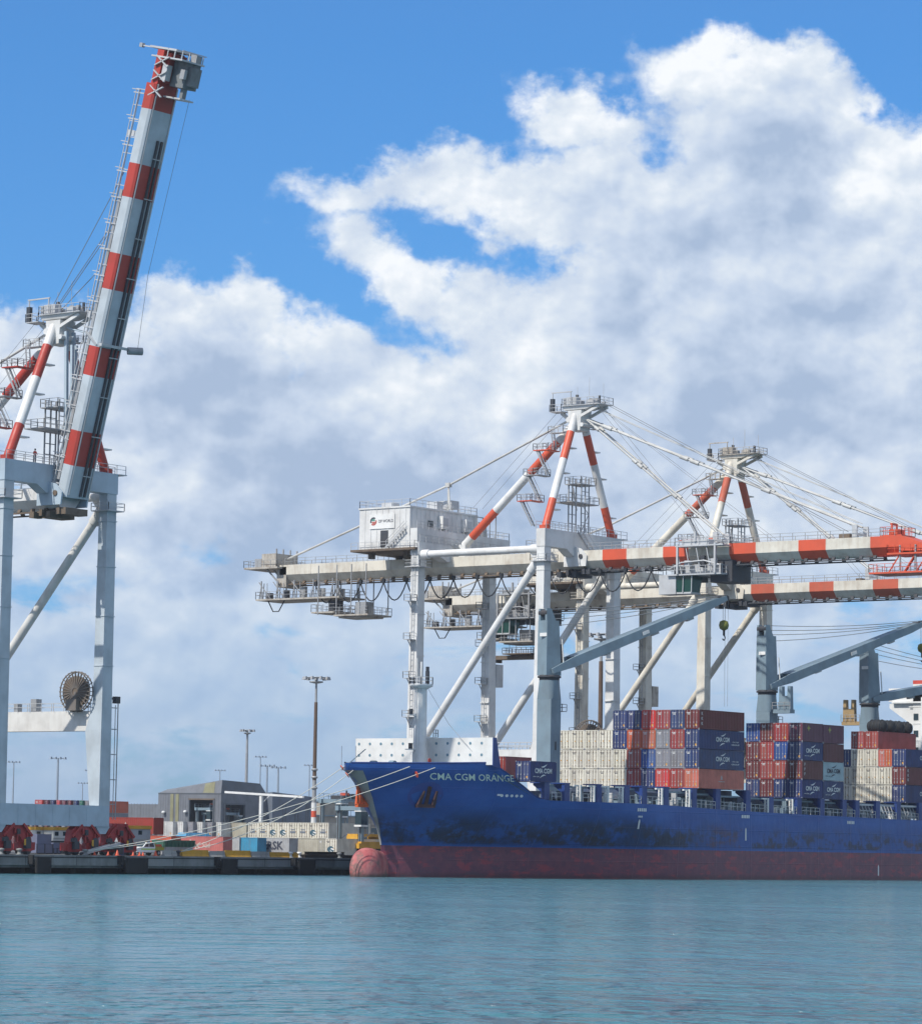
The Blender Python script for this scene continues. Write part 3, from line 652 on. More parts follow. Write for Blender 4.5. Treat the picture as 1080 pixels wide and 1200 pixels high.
    for x in np.arange(-.4,16.2,1.15): b.box(x-.05,x+.05,24.94,35.06,hz0+.1,56.65,0)
    for y in np.arange(25.8,34.8,1.15): b.box(-1.06,16.46,y-.05,y+.05,hz0+.1,56.65,0)
    b.box(-1.7,17.2,23.4,36.2,hz0-.35,hz0-.003,2); b.box(-1.0,23.5,23.5,24.86,hz0+.003,53.4,0); b.box(16.6,23.5,24.862,34,hz0+.003,53.4,0)
    for x,y in ((1,27),(8,27),(15,27),(1,34),(8,34),(15,34)): b.box(x-.4,x+.4,y-.4,y+.4,zt-.4,hz0-.3,2)
    hs = part(b, 'machinery_house', [Mt['white'] if not aged else Mt['white_old'], DK, Mt['rusty']])
    b = N()
    b.rail([(-1.0,25.0,56.95),(16.4,25.0,56.95),(16.4,35.0,56.95),(-1.0,35.0,56.95),(-1.0,25.0,56.95)],1.1,1.6,.035)
    b.rail([(-1.65,36.1,hz0),(-1.65,23.5,hz0),(17,23.5,hz0)],1.1,1.4,.035)
    b.rail([(-.9,23.6,53.4),(23.4,23.6,53.4),(23.4,33.9,53.4)],1.1,1.5,.035)
    b.stair((-1.35,29.2,hz0+.1),(-1.35,25.6,53.5),.7,0,(1,0,0))
    part(b, 'handrail', [SL], hs)
    if not raised and not aged:
        b = N(); b.box(-1.14,-1.061,27.9,32.9,53.55,55.85,0)
        sg_ = part(b, 'sign_board', [Mt['letter_w']], hs)
        b = N(); pl = lambda a,c: (-1.16,29.6-a,54.5+c)
        letter(b,'DP WORLD',pl,.46,2.9/.46/textw('DP WORLD',.015),0,.015)
        part(b, 'lettering', [Mt['letter_d']], sg_); b = N()
        c = (-1.155,32.1,54.75)
        def disc(r0,r1,a0,a1,m,n=12):
            v = [];f = []
            for i in range(n+1):
                a_ = a0+(a1-a0)*i/n
                v += [(c[0],c[1]-r0*math.cos(a_),c[2]+r0*math.sin(a_)),(c[0],c[1]-r1*math.cos(a_),c[2]+r1*math.sin(a_))]
            f = [(2*i,2*i+1,2*i+3,2*i+2) for i in range(n)]; b.add(v,f,m)
        disc(.10,.39,.2,3.0,1); disc(.42,.66,.9,3.6,0); disc(.10,.39,3.4,6.1,2); disc(.42,.66,4.0,6.6,2)
        part(b, 'emblem', [Mt['letter_d'], mat('sign_green',(.08,.25,.20),.5,grime=0), mat('sign_red',(.42,.12,.10),.5,grime=0)], sg_)
    b = N(); b.box(-1.1,-1.061,29.2,30.7,hz0+.3,hz0+2.9,0); part(b, 'door', [DK], hs)
    b = N(); b.box(3.6,4.9,24.9,24.939,54.0,55.0,0); part(b, 'window', [Mt['glass']], hs)
    for x in (6.2,12.4):
        b = N(); b.box(x,x+1.7,24.0,24.939,53.9,55.9,0); b.box(x+.25,x+1.45,23.96,24.0,54.3,55.6,1); part(b, 'air_conditioner', [Mt['hull_white'], SL], hs)
    b = N()
    b.box(7.2,8.8,26.0,28.0,56.95,58.4,0); part(b, 'roof_ventilator', [SL], hs)
    b = N(); b.box(2,4,31,33,56.95,58.0,0); part(b, 'roof_hatch', [SL], hs)
    b = N(); b.box(11.0,13.0,26.0,28.5,57.6,58.9,0)
    for x in (11.1,12.9):
        for y in (26.1,28.4): b.bar((x,y,56.95),(x,y,57.6),.12,.12,0)
    part(b, 'cooling_unit', [SL], hs)
    b = N(); b.box(21.0,23.2,28,32,53.4,56.4,1); part(b, 'resistor_cabinet', [SL, ST], hs)
    b = N(); b.box(17.4,18.6,26,28,53.4,54.8,1); part(b, 'switch_cabinet', [SL, ST], hs)
    b = N()
    for x in (19.2,20.8):
        for y in (24.4,27.0): b.bar((x,y,53.4),(x,y,57.0),.14,.14,1)
    for y in (24.4,27.0): b.bar((19.1,y,57.0),(20.9,y,57.0),.14,.14,1)
    part(b, 'maintenance_frame', [SL, ST], hs)
    # --- landside tail: end platform, hanging platforms, cable loops
    RS = Mt['white_rust']
    b = N()
    b.deck(MID-3.6,MID+3.6,57.4,64.5,zt-.3,0,1,True,.3,1.1,1.3)
    b.box(MID-3.0,MID+2.6,58.2,61.2,zt-.3,zt+1.9,0); b.box(MID-2.4,MID+2.4,61.8,63.2,zt-.3,zt+1.2,1)
    for x in (-2.6,-.9,.9,2.6): b.bar((MID+x,58.4,zt-.3),(MID+x,58.4,zt+2.7),.2,.2,1); b.bar((MID+x,57.8,zt-3),(MID+x,60.6,zt-.4),.2,.2,1)
    b.box(MID-2.2,MID+2.2,56.6,58.6,zt-3.6,zt-.3,0)
    tl = part(b, 'tail_platform', [RS, Mt['steel']])
    b = N()
    b.deck(MID-3.4,MID+3.4,44.5,62.0,43.9,0,1,True,.25,1.2,1.4)
    for y in (46,50,54,57.5,61):
        for x in (-3.2,3.2): b.bar((MID+x,y,43.9),(MID+x,y,zt-2.6),.16,.16,1)
        b.box(MID-1.2-.2*math.sin(y*3),MID+.3+.9*math.cos(y*1.7),y-.45,y+.2+.5*math.sin(y*2.3)**2,43.9,44.9+1.3*math.sin(y*1.9)**2,2 if int(y)%2 else 1)
        for q in (-.8,.1,.9): b.bar((MID-2.6,y+q,43.9),(MID-2.4,y+q*.7,zt-2.9),.09,.09,1+int(q>0))
    for y in (52,56,59): b.bar((MID-3.2,y,43.9),(MID-3.2,y+2.5,zt-2.8),.12,.12,1)
    part(b, 'festoon_platform', [RS, Mt['steel'], DK], tl)
    b = N()
    b.deck(MID-3.6,MID+2.6,38.4,45.4,40.9,0,1,True,.25,1.2,1.2); b.deck(MID-3.4,MID+1.8,45.3,50.2,41.5,0,1,True,.25,1.2,1.2)
    for y in (39,42,45,48.8):
        for x in (-3.4,2.4): b.bar((MID+x,y,41),(MID+x,y,zt-.5),.14,.14,1)
    b.box(MID-1.5,MID+.5,40.4,42.6,40.9,43.0,1); b.box(MID-2,MID,46.3,47.8,41.5,43.4,2); b.box(MID-3,MID+1.5,39.2,44.8,40.35,40.66,0)
    part(b, 'hanging_platform', [RS, Mt['steel'], DK], tl)
    b = N(); pts = []
    tt, span = 50.5, 4.65
    stop = trolley_t+(7.0 if not raised else 4.0)
    while tt > stop:
        if True:
            for i in range(9):
                f = i/8; pts.append((MID-2.0,tt-span*f,45.9-2.9*(1-(2*f-1)**2)))
        tt -= span
    b.path(pts,.11,5)
    for i in range(0,len(pts),9): b.box(pts[i][0]-.2,pts[i][0]+.2,pts[i][1]-.25,pts[i][1]+.25,45.8,46.5)
    b.path([(MID-2.0,60.5,43.7),(MID-2.0,59.4,41.9),(MID-2.0,58.2,41.9),(MID-2.0,57.0,43.7)],.1,5)
    part(b, 'festoon_cable', [Mt['cable']])
    # --- trolley with operator's cab
    b = N(); t0 = trolley_t; z1 = 46.0
    b.box(MID-3.0,MID+3.0,t0-4.2,t0+4.2,z1-1.0,z1-.5,0)
    for x in (-3.0,2.6): b.box(MID+x,MID+x+.4,t0-4.2,t0+4.2,z1-.5,z1+.5,0)
    b.deck(MID-4.4,MID+4.4,t0-5.0,t0+4.6,z1-1.0,0,0,True,.2,1.2,1.4)
    b.deck(MID-4.6,MID-2.4,t0-5.4,t0+3.0,zt-.2,0,0,True,.2,1.2,1.4); b.bar((MID-4.5,t0-4,z1-1),(MID-4.5,t0-4,zt),.3,.3,0); b.bar((MID-4.5,t0+2.6,z1-1),(MID-4.5,t0+2.6,zt),.3,.3,0)
    b.box(MID-4.4,MID-2.6,t0-2.8,t0+1.8,zt-.2,zt+.6,0); b.bar((MID-4.5,t0-.5,zt+.3),(MID-4.5,t0-.5,zt+1.8),.3,.3,0)
    b.box(MID-2.6,MID+2.6,t0-5.8,t0-2.0,z1-2.2,z1+1.0,1); b.box(MID-1.5,MID+1.5,t0+1,t0+3.6,z1-1.9,z1-1.0,1)
    for x,y in ((-2.2,-3.4),(2.2,-3.4),(-2.2,3.2),(2.2,3.2)): b.tube((MID+x-.15,t0+y,z1-1.2),(MID+x+.15,t0+y,z1-1.2),.55,12,1)
    for q,(x,y,z,w,hh) in enumerate(((-3.9,-3.6,.1,.8,1.1),(-3.7,-1.6,.0,.5,1.7),(-4.2,.6,.1,.7,.9),(-3.6,2.6,-.9,.9,1.2),(1.2,2.2,-.4,.9,.8),(-1.2,-.6,-1.3,1.2,.9),(2.2,-.4,-.9,.8,1.1))): b.box(MID+x,MID+x+w,t0+y,t0+y+w*1.4,z1+z,z1+z+hh,q%2)
    for y in (-3.2,-1.4,.4,2.0): b.bar((MID-4.3,t0+y,z1-1.0),(MID-4.3,t0+y+.9,zt-.2),.12,.12,0)
    b.path([(MID-4.2,t0-4.6,z1+.2),(MID-4.4,t0-2,z1+.9),(MID-4.4,t0+2,z1+.7),(MID-4.2,t0+4.2,z1-.2)],.12,6,0)
    tr = part(b, 'trolley', [SL if not aged else Mt['steel'], DK])
    b = N(); cz = z1-3.9
    b.hexa([(MID-3.7,t0+.7,cz+.25),(MID-1.3,t0+.7,cz+.25),(MID-1.3,t0+3.6,cz+.25),(MID-3.7,t0+3.6,cz+.25)],[(MID-3.9,t0+.3,cz+2.7),(MID-1.1,t0+.3,cz+2.7),(MID-1.1,t0+3.7,cz+2.7),(MID-3.9,t0+3.7,cz+2.7)],1)
    b.box(MID-4.0,MID-1.0,t0+.2,t0+3.8,cz+2.7,cz+2.95,0); b.box(MID-3.8,MID-1.2,t0+.6,t0+3.7,cz,cz+.25,0); b.box(MID-3.95,MID-1.05,t0+3.2,t0+6.2,cz,cz+2.9,0)
    for y in (.5,2.0): b.bar((MID-3.86,t0+y,cz+.2),(MID-3.98,t0+y-.15,cz+2.8),.14,.12,0)
    part(b, 'operator_cab', [SL, Mt['greenglass']], tr)
    if aged:
        b = N()
        zz = z1-8.2
        b.box(MID-1.1,MID+1.1,t0-6.0,t0+6.0,zz,zz+.7,0); b.box(MID-1.3,MID+1.3,t0-6.3,t0-5.7,zz-.5,zz+.3,0); b.box(MID-1.3,MID+1.3,t0+5.7,t0+6.3,zz-.5,zz+.3,0)
        b.deck(MID-2.4,MID+2.4,t0-3,t0+3,zz+1.0,0,0,True,.2,1.0,1.0)
        for x,y in ((-1,-2.5),(1,-2.5),(-1,2.5),(1,2.5)): b.bar((MID+x,t0+y,zz+1),(MID+x,t0+y,z1-1),.06,.06,1)
        part(b, 'spreader', [Mt['rusty'], Mt['wire']], tr)
    return root
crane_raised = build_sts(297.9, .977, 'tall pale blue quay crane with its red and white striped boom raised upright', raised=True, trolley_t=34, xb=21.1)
crane_mid = build_sts(413.2, 1.0, 'white quay crane with lowered striped boom and a lettered sign on its machinery house', trolley_t=-23.5, xb=18.9)
crane_far = build_sts(458.2, .957, 'rust-stained cream quay crane behind the white one, its striped boom also lowered', trolley_t=42.5, aged=True, xb=18.6)
# ------------------------------------------------------------------ container ship
SB, SV = 14.75, 277.0
_ST = [(-2,352.6),(0,352.5),(4,352.4),(5.0,352.3),(7.6,351.2),(9.6,350.0),(11.5,348.6),(12.6,347.2),(13.9,344.9),(16,344.4)]
def stem(z): return float(np.interp(z,[a for a,_ in _ST],[b for _,b in _ST]))
def halfb(u, z):
    L = np.interp(z,[-2,0,4,8,11,15],[62,60,57,48,44,42]); q = np.interp(z,[0,4,8,9.5,11,13,15],[1.05,1.05,1.35,1.5,1.42,1.2,1.08]); p = np.interp(z,[0,15],[1.9,2.2])
    s = min(max((u-stem(z))/L,0),1); w = SB*(1-(1-s)**p)**(1/q)
    if u > 520: w *= 1-((u-520)/40)**2*(.55 if z < 6 else .12)
    return float(w)
def railz(u): return float(np.interp(u,[344,352,357,362.2,363,364.4,366.1,368.3,370.8,373,396.3,418.9,472,560],[14.85,15.0,15.15,15.35,15.1,14.3,13.4,12.3,10.9,10.58,10.5,9.95,9.4,9.4]))
def side(u, z, off=0.0): return (u, SV-halfb(u,z)-off, z)
def hull_material():
    ma = bpy.data.materials.new('hull_paint'); ma.use_nodes = True; t = NT(ma.node_tree); b = t.n['Principled BSDF']
    p = t.new('ShaderNodeTexCoord').outputs['Object']; sp = t.new('ShaderNodeSeparateXYZ'); t.put(sp.inputs[0], p); z = sp.outputs[2]; x = sp.outputs[0]
    n1 = t.noise(t.vm('MULTIPLY', p, (.12,.12,.30)), 1.0, 7.0, .62); n2 = t.noise(t.vm('MULTIPLY', p, (.5,.5,.06)), 1.0, 6.0, .65); n3 = t.noise(p, .9, 6.0, .65)
    blue = t.mix(t.step(n1,.3,.7), (.012,.064,.260,1), (.022,.100,.345,1))
    blue = t.mix(t.m('MULTIPLY', t.step(n2,.62,.78), .55), blue, (.03,.035,.06,1))
    # scuffs and rust low on the side
    bowd = t.m('MULTIPLY', t.m('MULTIPLY', t.step(z,4.2,4.8), t.m('SUBTRACT', 1.0, t.step(z,7.0,9.6))), t.m('SUBTRACT', 1.0, t.step(x,48,78)))
    bsc = t.step(t.m('ADD', t.m('MULTIPLY', t.noise(t.vm('MULTIPLY', p, (.10,.10,.22)), 1.0, 6.0, .6), .8), t.m('MULTIPLY', n3, .3)), .47, .62)
    blue = t.mix(t.m('MULTIPLY', t.m('MULTIPLY', bsc, bowd), .68), blue, (.006,.012,.022,1))
    drip = t.step(t.noise(t.vm('MULTIPLY', p, (1.1,1.1,.05)), 1.0, 5.0, .7), .60, .74)
    blue = t.mix(t.m('MULTIPLY', t.m('MULTIPLY', drip, t.step(n1,.42,.6)), .38), blue, (.07,.05,.045,1))
    band = t.m('MULTIPLY', t.step(z,4.3,4.8), t.m('SUBTRACT', 1.0, t.step(z,5.6,8.6)))
    sc = t.step(t.m('ADD', t.m('MULTIPLY', n1,.8), t.m('MULTIPLY', n3,.45)), .56, .70)
    blue = t.mix(t.m('MULTIPLY', t.m('MULTIPLY', sc, band), .85), blue, (.022,.018,.022,1))
    ru = t.step(t.m('ADD', t.m('MULTIPLY', t.noise(t.vm('ADD', t.vm('MULTIPLY', p, (.1,.1,.35)), (9,3,5)), 1.0, 7.0, .7), .7), t.m('MULTIPLY', n2, .4)), .58, .70)
    blue = t.mix(t.m('MULTIPLY', t.m('MULTIPLY', ru, t.m('MULTIPLY', band, t.step(x, 18, 40))), .75), blue, (.085,.03,.018,1))
    red = t.mix(t.step(n3,.35,.7), (.135,.045,.074,1), (.19,.056,.08,1))
    n4 = t.noise(t.vm('MULTIPLY', p, (.35,.35,.9)), 1.0, 7.0, .68)
    red = t.mix(t.m('MULTIPLY', t.step(n4,.52,.62), .75), red, (.34,.05,.065,1))
    red = t.mix(t.m('MULTIPLY', t.step(t.noise(t.vm('ADD', t.vm('MULTIPLY', p, (.25,.25,1.2)), (3,8,1)), 1.0, 7.0, .7),.56,.66), .6), red, (.09,.055,.085,1))
    red = t.mix(t.m('MULTIPLY', t.m('SUBTRACT', 1.0, t.step(z,.15,.9)), .5), red, (.035,.03,.03,1))
    edge = t.m('ADD', z, t.m('MULTIPLY', t.m('SUBTRACT', n3, .5), .12))
    col = t.mix(t.step(edge, 4.16-DECK_SHIP, 4.22-DECK_SHIP), red, blue)
    t.put(b.inputs['Base Color'], col); b.inputs['Roughness'].default_value = .42; b.inputs['Specular IOR Level'].default_value = .35
    seam = t.m('MAXIMUM', t.step(t.m('ABSOLUTE', t.m('SUBTRACT', t.m('FRACT', t.m('MULTIPLY', x, .105)), .5)), .488, .499), t.step(t.m('ABSOLUTE', t.m('SUBTRACT', t.m('FRACT', t.m('MULTIPLY', z, .42)), .5)), .46, .498))
    hh = t.m('ADD', t.m('MULTIPLY', t.noise(t.vm('MULTIPLY', p, (.9,.9,.5)), 1.0, 2.0, .5), .10), t.m('MULTIPLY', seam, .05))
    bp = t.new('ShaderNodeBump'); t.put(bp.inputs['Height'], hh); bp.inputs['Strength'].default_value = .6; bp.inputs['Distance'].default_value = 1.0
    t.put(b.inputs['Normal'], bp.outputs[0])
    return ma
DECK_SHIP = 0.0
ship = thing('container_ship', (345, SV, 0), 'large blue container ship with dull red waterline and bulbous bow, moored at the quay', 'cargo ship')
def build_ship():
    HM = hull_material(); HW, SGr, SBl = Mt['hull_white'], Mt['ship_grey'], Mt['ship_blue']
    part = lambda mb, n, mats, par=ship: mb.build(n, mats, par)
    # hull skin
    us = [0,.12,.3,.6,1,1.6,2.4,3.4,4.6,6,7.6,9.4,11.4,13.4,15.4,17,18,18.6,19.4,20.4,21.6,22.8,24,25.4,27,28.6,31,34,37,40,44,48,53,58,64,72,84,100,120,145,170,185,195,203,209,213]
    zs = [-2,-1,0,1,2,3,4,4.6,5.2,6,6.8,7.6,8.4,9.2,10,10.8,11.6,12.4,13.2,14,15]
    b = MB(); nz = len(zs)
    for sg in (-1,1):
        v = []
        for du in us:
            for zk in zs:
                # rows run parallel to the stem near the bow, upright further aft
                w = max(0, 1-du/45.0); u = 344.4+du + (stem(zk)-344.4)*w
                zt = railz(u); z = zk if zk < 10 else 10+(zk-10)/5.0*(zt-10) if zt > 10 else min(zk, zt)
                if zk >= 10 and zt <= 10: z = 9.2+(zt-9.2)*(zk-9.2)/5.8
                v.append((u, SV+sg*halfb(u,z) if du > 0 else SV, z))
        f = []
        for i in range(len(us)-1):
            for j in range(nz-1):
                q = (i*nz+j,(i+1)*nz+j,(i+1)*nz+j+1,i*nz+j+1); f.append(q if sg < 0 else q[::-1])
        b.add(v, f, 0, True)
        e = (len(us)-1)*nz
        if sg > 0: pv, pe = v[e:e+nz], v_prev[e:e+nz]; b.add(pe+pv, [(j,nz+j,nz+j+1,j+1) for j in range(nz-1)], 0)
        v_prev = v
    hull = part(b, 'hull', [HM])
    # decks, bulwark cap, inner bulwark
    b = MB()
    def deckstrip(ua, ub, drop, n, m):
        pts = [ua+(ub-ua)*i/n for i in range(n+1)]
        v = []
        for u in pts: w = max(0, halfb(u, railz(u)-drop)-.12); v += [(u,SV-w,railz(u)-drop),(u,SV+w,railz(u)-drop)]
        b.add(v, [(2*i,2*i+1,2*i+3,2*i+2) for i in range(n)], m)
    deckstrip(346, 362.8, 1.25, 16, 0); deckstrip(371, 556, .06, 40, 0)
    b.add([(362.8,SV-11,14.0),(362.8,SV+11,14.0),(371,SV+12.2,10.7),(371,SV-12.2,10.7)],[(0,1,2,3)],0)
    part(b, 'deck', [Mt['ship_grey']])
    b = MB()
    for sg in (-1,1):
        pts = [(u, SV+sg*max(.02,halfb(u,railz(u))-.05), railz(u)+.04) for u in list(np.arange(345.2,372,.7))]
        b.path(pts, .11, 6)
        for u in np.arange(347,362,1.2):
            w = halfb(u,railz(u))-.1; b.bar((u,SV+sg*w,railz(u)-.1),(u,SV+sg*(w-.6),railz(u)-1.2),.08,.3)
    part(b, 'bulwark_cap', [SBl], hull)
    # bulbous bow
    b = MB(); n, m_ = 28, 40; v = []
    for i in range(m_+1):
        a = i/m_; xx = 346.9+10.1*a**2; d_ = xx-349.3
        if d_ < 0: e_ = math.sqrt(max(0,1-(d_/2.4)**2)); w_, h_ = 1.95*e_, 2.72*e_
        else: w_ = 1.95*(.25+.75*math.exp(-(d_/2.3)**2)); h_ = 2.72*(.5+.5*math.exp(-(d_/5)**2))
        for k in range(n):
            t = 2*math.pi*k/n; v.append((xx, SV+w_*math.cos(t), 1.1+h_*math.sin(t)*(1.0 if math.sin(t) > 0 else 1.15)))
    b.add(v, [(i*n+k,(i+1)*n+k,(i+1)*n+(k+1)%n,i*n+(k+1)%n) for i in range(m_) for k in range(n)], 0, True)
    bm_ = bpy.data.materials.new('bulb_antifouling'); bm_.use_nodes = True; t = NT(bm_.node_tree); pb = t.n['Principled BSDF']; p = t.new('ShaderNodeTexCoord').outputs['Object']
    n1 = t.noise(t.vm('MULTIPLY', p, (1,1,.5)), .9, 7, .65); n2 = t.noise(t.vm('ADD', p, (4,4,1)), .55, 6, .65)
    zz_ = t.new('ShaderNodeSeparateXYZ'); t.put(zz_.inputs[0], p)
    c = t.mix(t.step(n1,.35,.65), (.36,.07,.075,1), (.46,.16,.15,1)); c = t.mix(t.m('MULTIPLY', t.step(n2,.50,.62), .8), c, (.15,.10,.085,1))
    t.put(pb.inputs['Base Color'], c); pb.inputs['Roughness'].default_value = .7; c = t.mix(t.m('MULTIPLY', t.m('SUBTRACT', 1.0, t.step(t.m('ADD', zz_.outputs[2], t.m('MULTIPLY', n1, .5)), .35, .95)), .75), c, (.06,.06,.045,1)); t.put(pb.inputs['Base Color'], c)
    o = part(b, 'bulbous_bow', [bm_]); tag(o, 'coral red bulbous bow with scuffed patches')
    # pale stem bar
    b = MB(); zl = [4.2,6,7.6,9,10.4,11.6,12.4,13.2,13.9]; 
    v = []
    for z in zl:
        w = float(np.interp(z,[4,9,11.5,12.6,13.9],[.10,.14,.30,.75,1.5])); u = stem(z)
        for sg in (-1,0,1): 
            uu = u+abs(sg)*w; v.append((uu-.06, SV+sg*(halfb(uu,z)+.05), z))
    b.add(v,[(3*i+j,3*i+3+j,3*i+4+j,3*i+1+j) for i in range(len(zl)-1) for j in (0,1)],0,True)
    part(b, 'stem_bar', [mat('worn_pale_stem',(.34,.34,.32),.6,grime=.5,gcol=(.12,.11,.10))], hull)
    # name on the flare, hull marks
    b = MB()
    txt = 'CMA CGM ORANGE'; tw = textw(txt,.008); 
    L0 = 14.6
    def place(a, c):
        # a runs along the ship, c up the plate; follow the hull surface
        u = 360.3+a-.62*c; z = 13.28+c
        return side(u, z, .05)
    sc = 10.9/tw/.92
    v, f = glyphs(txt, .008); b.add([place(x*sc, y*.86-.35) for x,y in v], f)
    part(b, 'lettering', [mat('ship_name_paint',(.78,.80,.68),.6,grime=.1)], hull)
    b = MB()
    def patch(u0,u1,z0,z1,m=0,off=.05): b.add([side(u0,z0,off),side(u1,z0,off),side(u1,z1,off),side(u0,z1,off)],[(0,1,2,3)],m)
    for i in range(5): 
        u = 365.0+i*.78; n = 8; pts = [side(u+.26*math.cos(2*math.pi*k/n),11.05+.2*math.sin(2*math.pi*k/n),.06) for k in range(n)]; b.add(pts,[tuple(range(n))])
    for u,zt in ((392.4,9.7),(419.5,9.2),(449.8,8.8)):
        for k in range(5): patch(u-1.0+.45*k,u-.68+.45*k,zt-.25,zt+.2)
    for u,z0,z1 in ((392.0,7.0,8.4),(419.6,5.7,7.6),(458.3,.7,2.4)):
        b.add([side(u-.12,z0,.05),side(u+.25,z0,.05),side(u+.25,z1-.3,.05),side(u+.06,z1,.05),side(u-.12,z1-.3,.05)],[(0,1,2,3,4)])
    for k in range(3): patch(391.7+.35*k,391.95+.35*k,8.6,8.85)
    patch(364.3,364.9,11.0,11.25)
    part(b, 'hull_marking', [Mt['letter_w']], hull)
    # anchors in their recesses
    for sg, (u,z) in ((-1,(354.9,10.4)),(1,(348.6,10.3))):
        w = halfb(u,z); y = SV+sg*(w+.12); b = MB()
        if sg < 0:
            n = 14; pts = [side(u+2.1*math.cos(2*math.pi*k/n)-.15,z+.5+1.75*math.sin(2*math.pi*k/n),.04) for k in range(n)]
            b.add(pts,[tuple(range(n))],1)
        def Pt(a,c,o=.15): uu = u+a; zz = z+c; return Vector((uu, SV+sg*(halfb(uu,zz)+o), zz))
        b.bar(Pt(0,1.6),Pt(0,-.9,.3),.35,.4,0)
        b.bar(Pt(-1.1,-.95,.3),Pt(1.1,-.95,.3),.5,.45,0)
        for q in (-1,1): b.bar(Pt(q*.85,-.8,.35),Pt(q*.75,1.0,.5),.7,.3,0,(0,1,0),.25,.2)
        o = part(b, 'anchor', [mat('anchor_rust' if sg < 0 else 'anchor_red', (.06,.024,.026) if sg < 0 else (.62,.10,.02), .7, grime=.3), mat('anchor_recess',(.022,.06,.26),.5,grime=.1)], hull)
        if sg > 0: tag(o, 'bright orange anchor on the starboard bow')
    # breakwater
    b = MB(); x = 361.6
    b.box(x,x+.25,265.6,288.9,15.05,18.7,0)
    b.add([(x+.25,265.6,15.05),(x+1.3,265.6,15.05),(x+.5,265.6,18.7),(x+.25,265.6,18.7)],[(0,1,2,3)],1)
    b.prism([(x+.0,14.9),(x+1.7,14.6),(x+.7,18.7),(x,18.7)],265.45,265.59,'y',1)
    for y in np.arange(267.2,288.5,1.9):
        for z in (16.4,17.95): b.tube((x-.03,y+.2,z),(x+.1,y+.2,z),.2,8,2)
    o = part(b, 'breakwater', [HW, SBl, mat('porthole_teal',(.12,.22,.28),.4,grime=0)]); tag(o, 'white breakwater wall dotted with small holes')
    # foredeck fittings
    b = MB()
    for y in (270.5,273.5,280,283.5):
        b.box(357.2,358.2,y-.5,y+.5,14,14.9,1); b.tube((355,y-.3,14.0),(355,y-.3,15.0),.22,10,1); b.tube((355,y+.5,14.0),(355,y+.5,15.0),.22,10,1)
    b.tube((352.6,275,14.8),(352.6,275.8,14.8),.6,12,2); b.tube((352.6,278.2,14.8),(352.6,279,14.8),.6,12,2)
    for y in (284.4,282.0): b.bar((353,y,14),(353,y,17.4),.06,.06,0)
    b.bar((352,283.5,14.2),(354.5,281.5,17.0),.12,.12,2)
    b.tube((354.3,267.9+2.6,15.4),(354.3,267.9+2.65,15.4),.35,12,3)
    part(b, 'foredeck_machinery', [HW, Mt['white_rust'], Mt['ship_grey'], mat('lifebuoy_red',(.55,.06,.04),.5,grime=0)])
    # foremast
    b = MB(); c = (359.6,SV-.8)
    b.lathe((c[0],c[1],14),[(1.1,0),(1.05,2.6),(.86,3.2),(.80,11.8)],18,0)
    b.lathe((c[0],c[1],25.6),[(.85,-.4),(1.6,0),(1.6,.3),(1.5,.3)],18,0)
    b.rail([(c[0]+1.6*math.cos(a),c[1]+1.6*math.sin(a),25.82) for a in np.linspace(0,2*math.pi,11)],1.0,1.4,.04,0)
    b.tube((c[0],c[1],25.8),(c[0],c[1],28.9),.13,8,0); b.tube((c[0]-.3,c[1]+.5,25.8),(c[0]-.3,c[1]+.5,29.4),.07,6,0)
    b.box(c[0]-.3,c[0]+.1,c[1]-1.3,c[1]-.9,25.82,27.6,1); b.tube((c[0]-.1,c[1]-1.1,27.6),(c[0]-.1,c[1]-1.1,28.2),.24,8,1)
    b.bar((c[0]-1.2,c[1]-.2,14),(c[0]-1.2,c[1]-.2,25.6),.07,.07,2); b.bar((c[0]-1.2,c[1]+.2,14),(c[0]-1.2,c[1]+.2,25.6),.07,.07,2)
    for z in (17.0,21.6): b.box(c[0]-1.9,c[0]-.8,c[1]+.1,c[1]+1.1,z,z+.12,0); b.box(c[0]-1.7,c[0]-1.3,c[1]+.3,c[1]+.7,z+.12,z+.9,1)
    b.box(c[0]+.4,c[0]+1.4,c[1]-1.9,c[1]-.8,18.6,18.75,0); b.rail([(c[0]+.4,c[1]-1.9,18.75),(c[0]+1.4,c[1]-1.9,18.75)],1.0,.6,.04,1)
    b.path([(c[0],c[1]-.6,26),(c[0]+1,c[1]-4,20.5),(c[0]+2.4,c[1]-8.5,15.4)],.03,4,2); b.path([(c[0]-.8,c[1]-.6,25.6),(c[0]-1.2,c[1]-.7,20),(c[0]-1.3,c[1]-.6,14)],.04,4,2)
    part(b, 'foremast', [HW, DKm, Mt['steel_lt']])
    # hatch coaming and covers under the bays
    for (a,c_,z0) in ((376.5,388.0,12.0),(394,407,12.3),(407.4,420.6,13.0),(422.5,434.5,12.2),(436.0,449.4,12.2),(453.5,465,12.0),(467.5,480.4,12.1)):
        b = MB(); b.box(a,c_,266.5,288,9.8,z0-1.15,0); b.box(a-.2,c_+.2,265.4,288.6,z0-1.1,z0-.06,1)
        for u in np.arange(a+.4,c_,2.4): b.box(u-.06,u+.06,266.3,266.49,9.8,z0-1.15,1)
        part(b, 'hatch_cover', [SGr, mat('hatch_dull_blue',(.05,.075,.13),.6,grime=.3)])
    # lashing posts along the port side, white ladders and rails between them
    posts = [372.9,376.6,383.0,389.1,393.3,398.8,406.1,412.4,420.6,427.0,435.0,441.7,448.3,452.2,458.5,465.0,472.0]
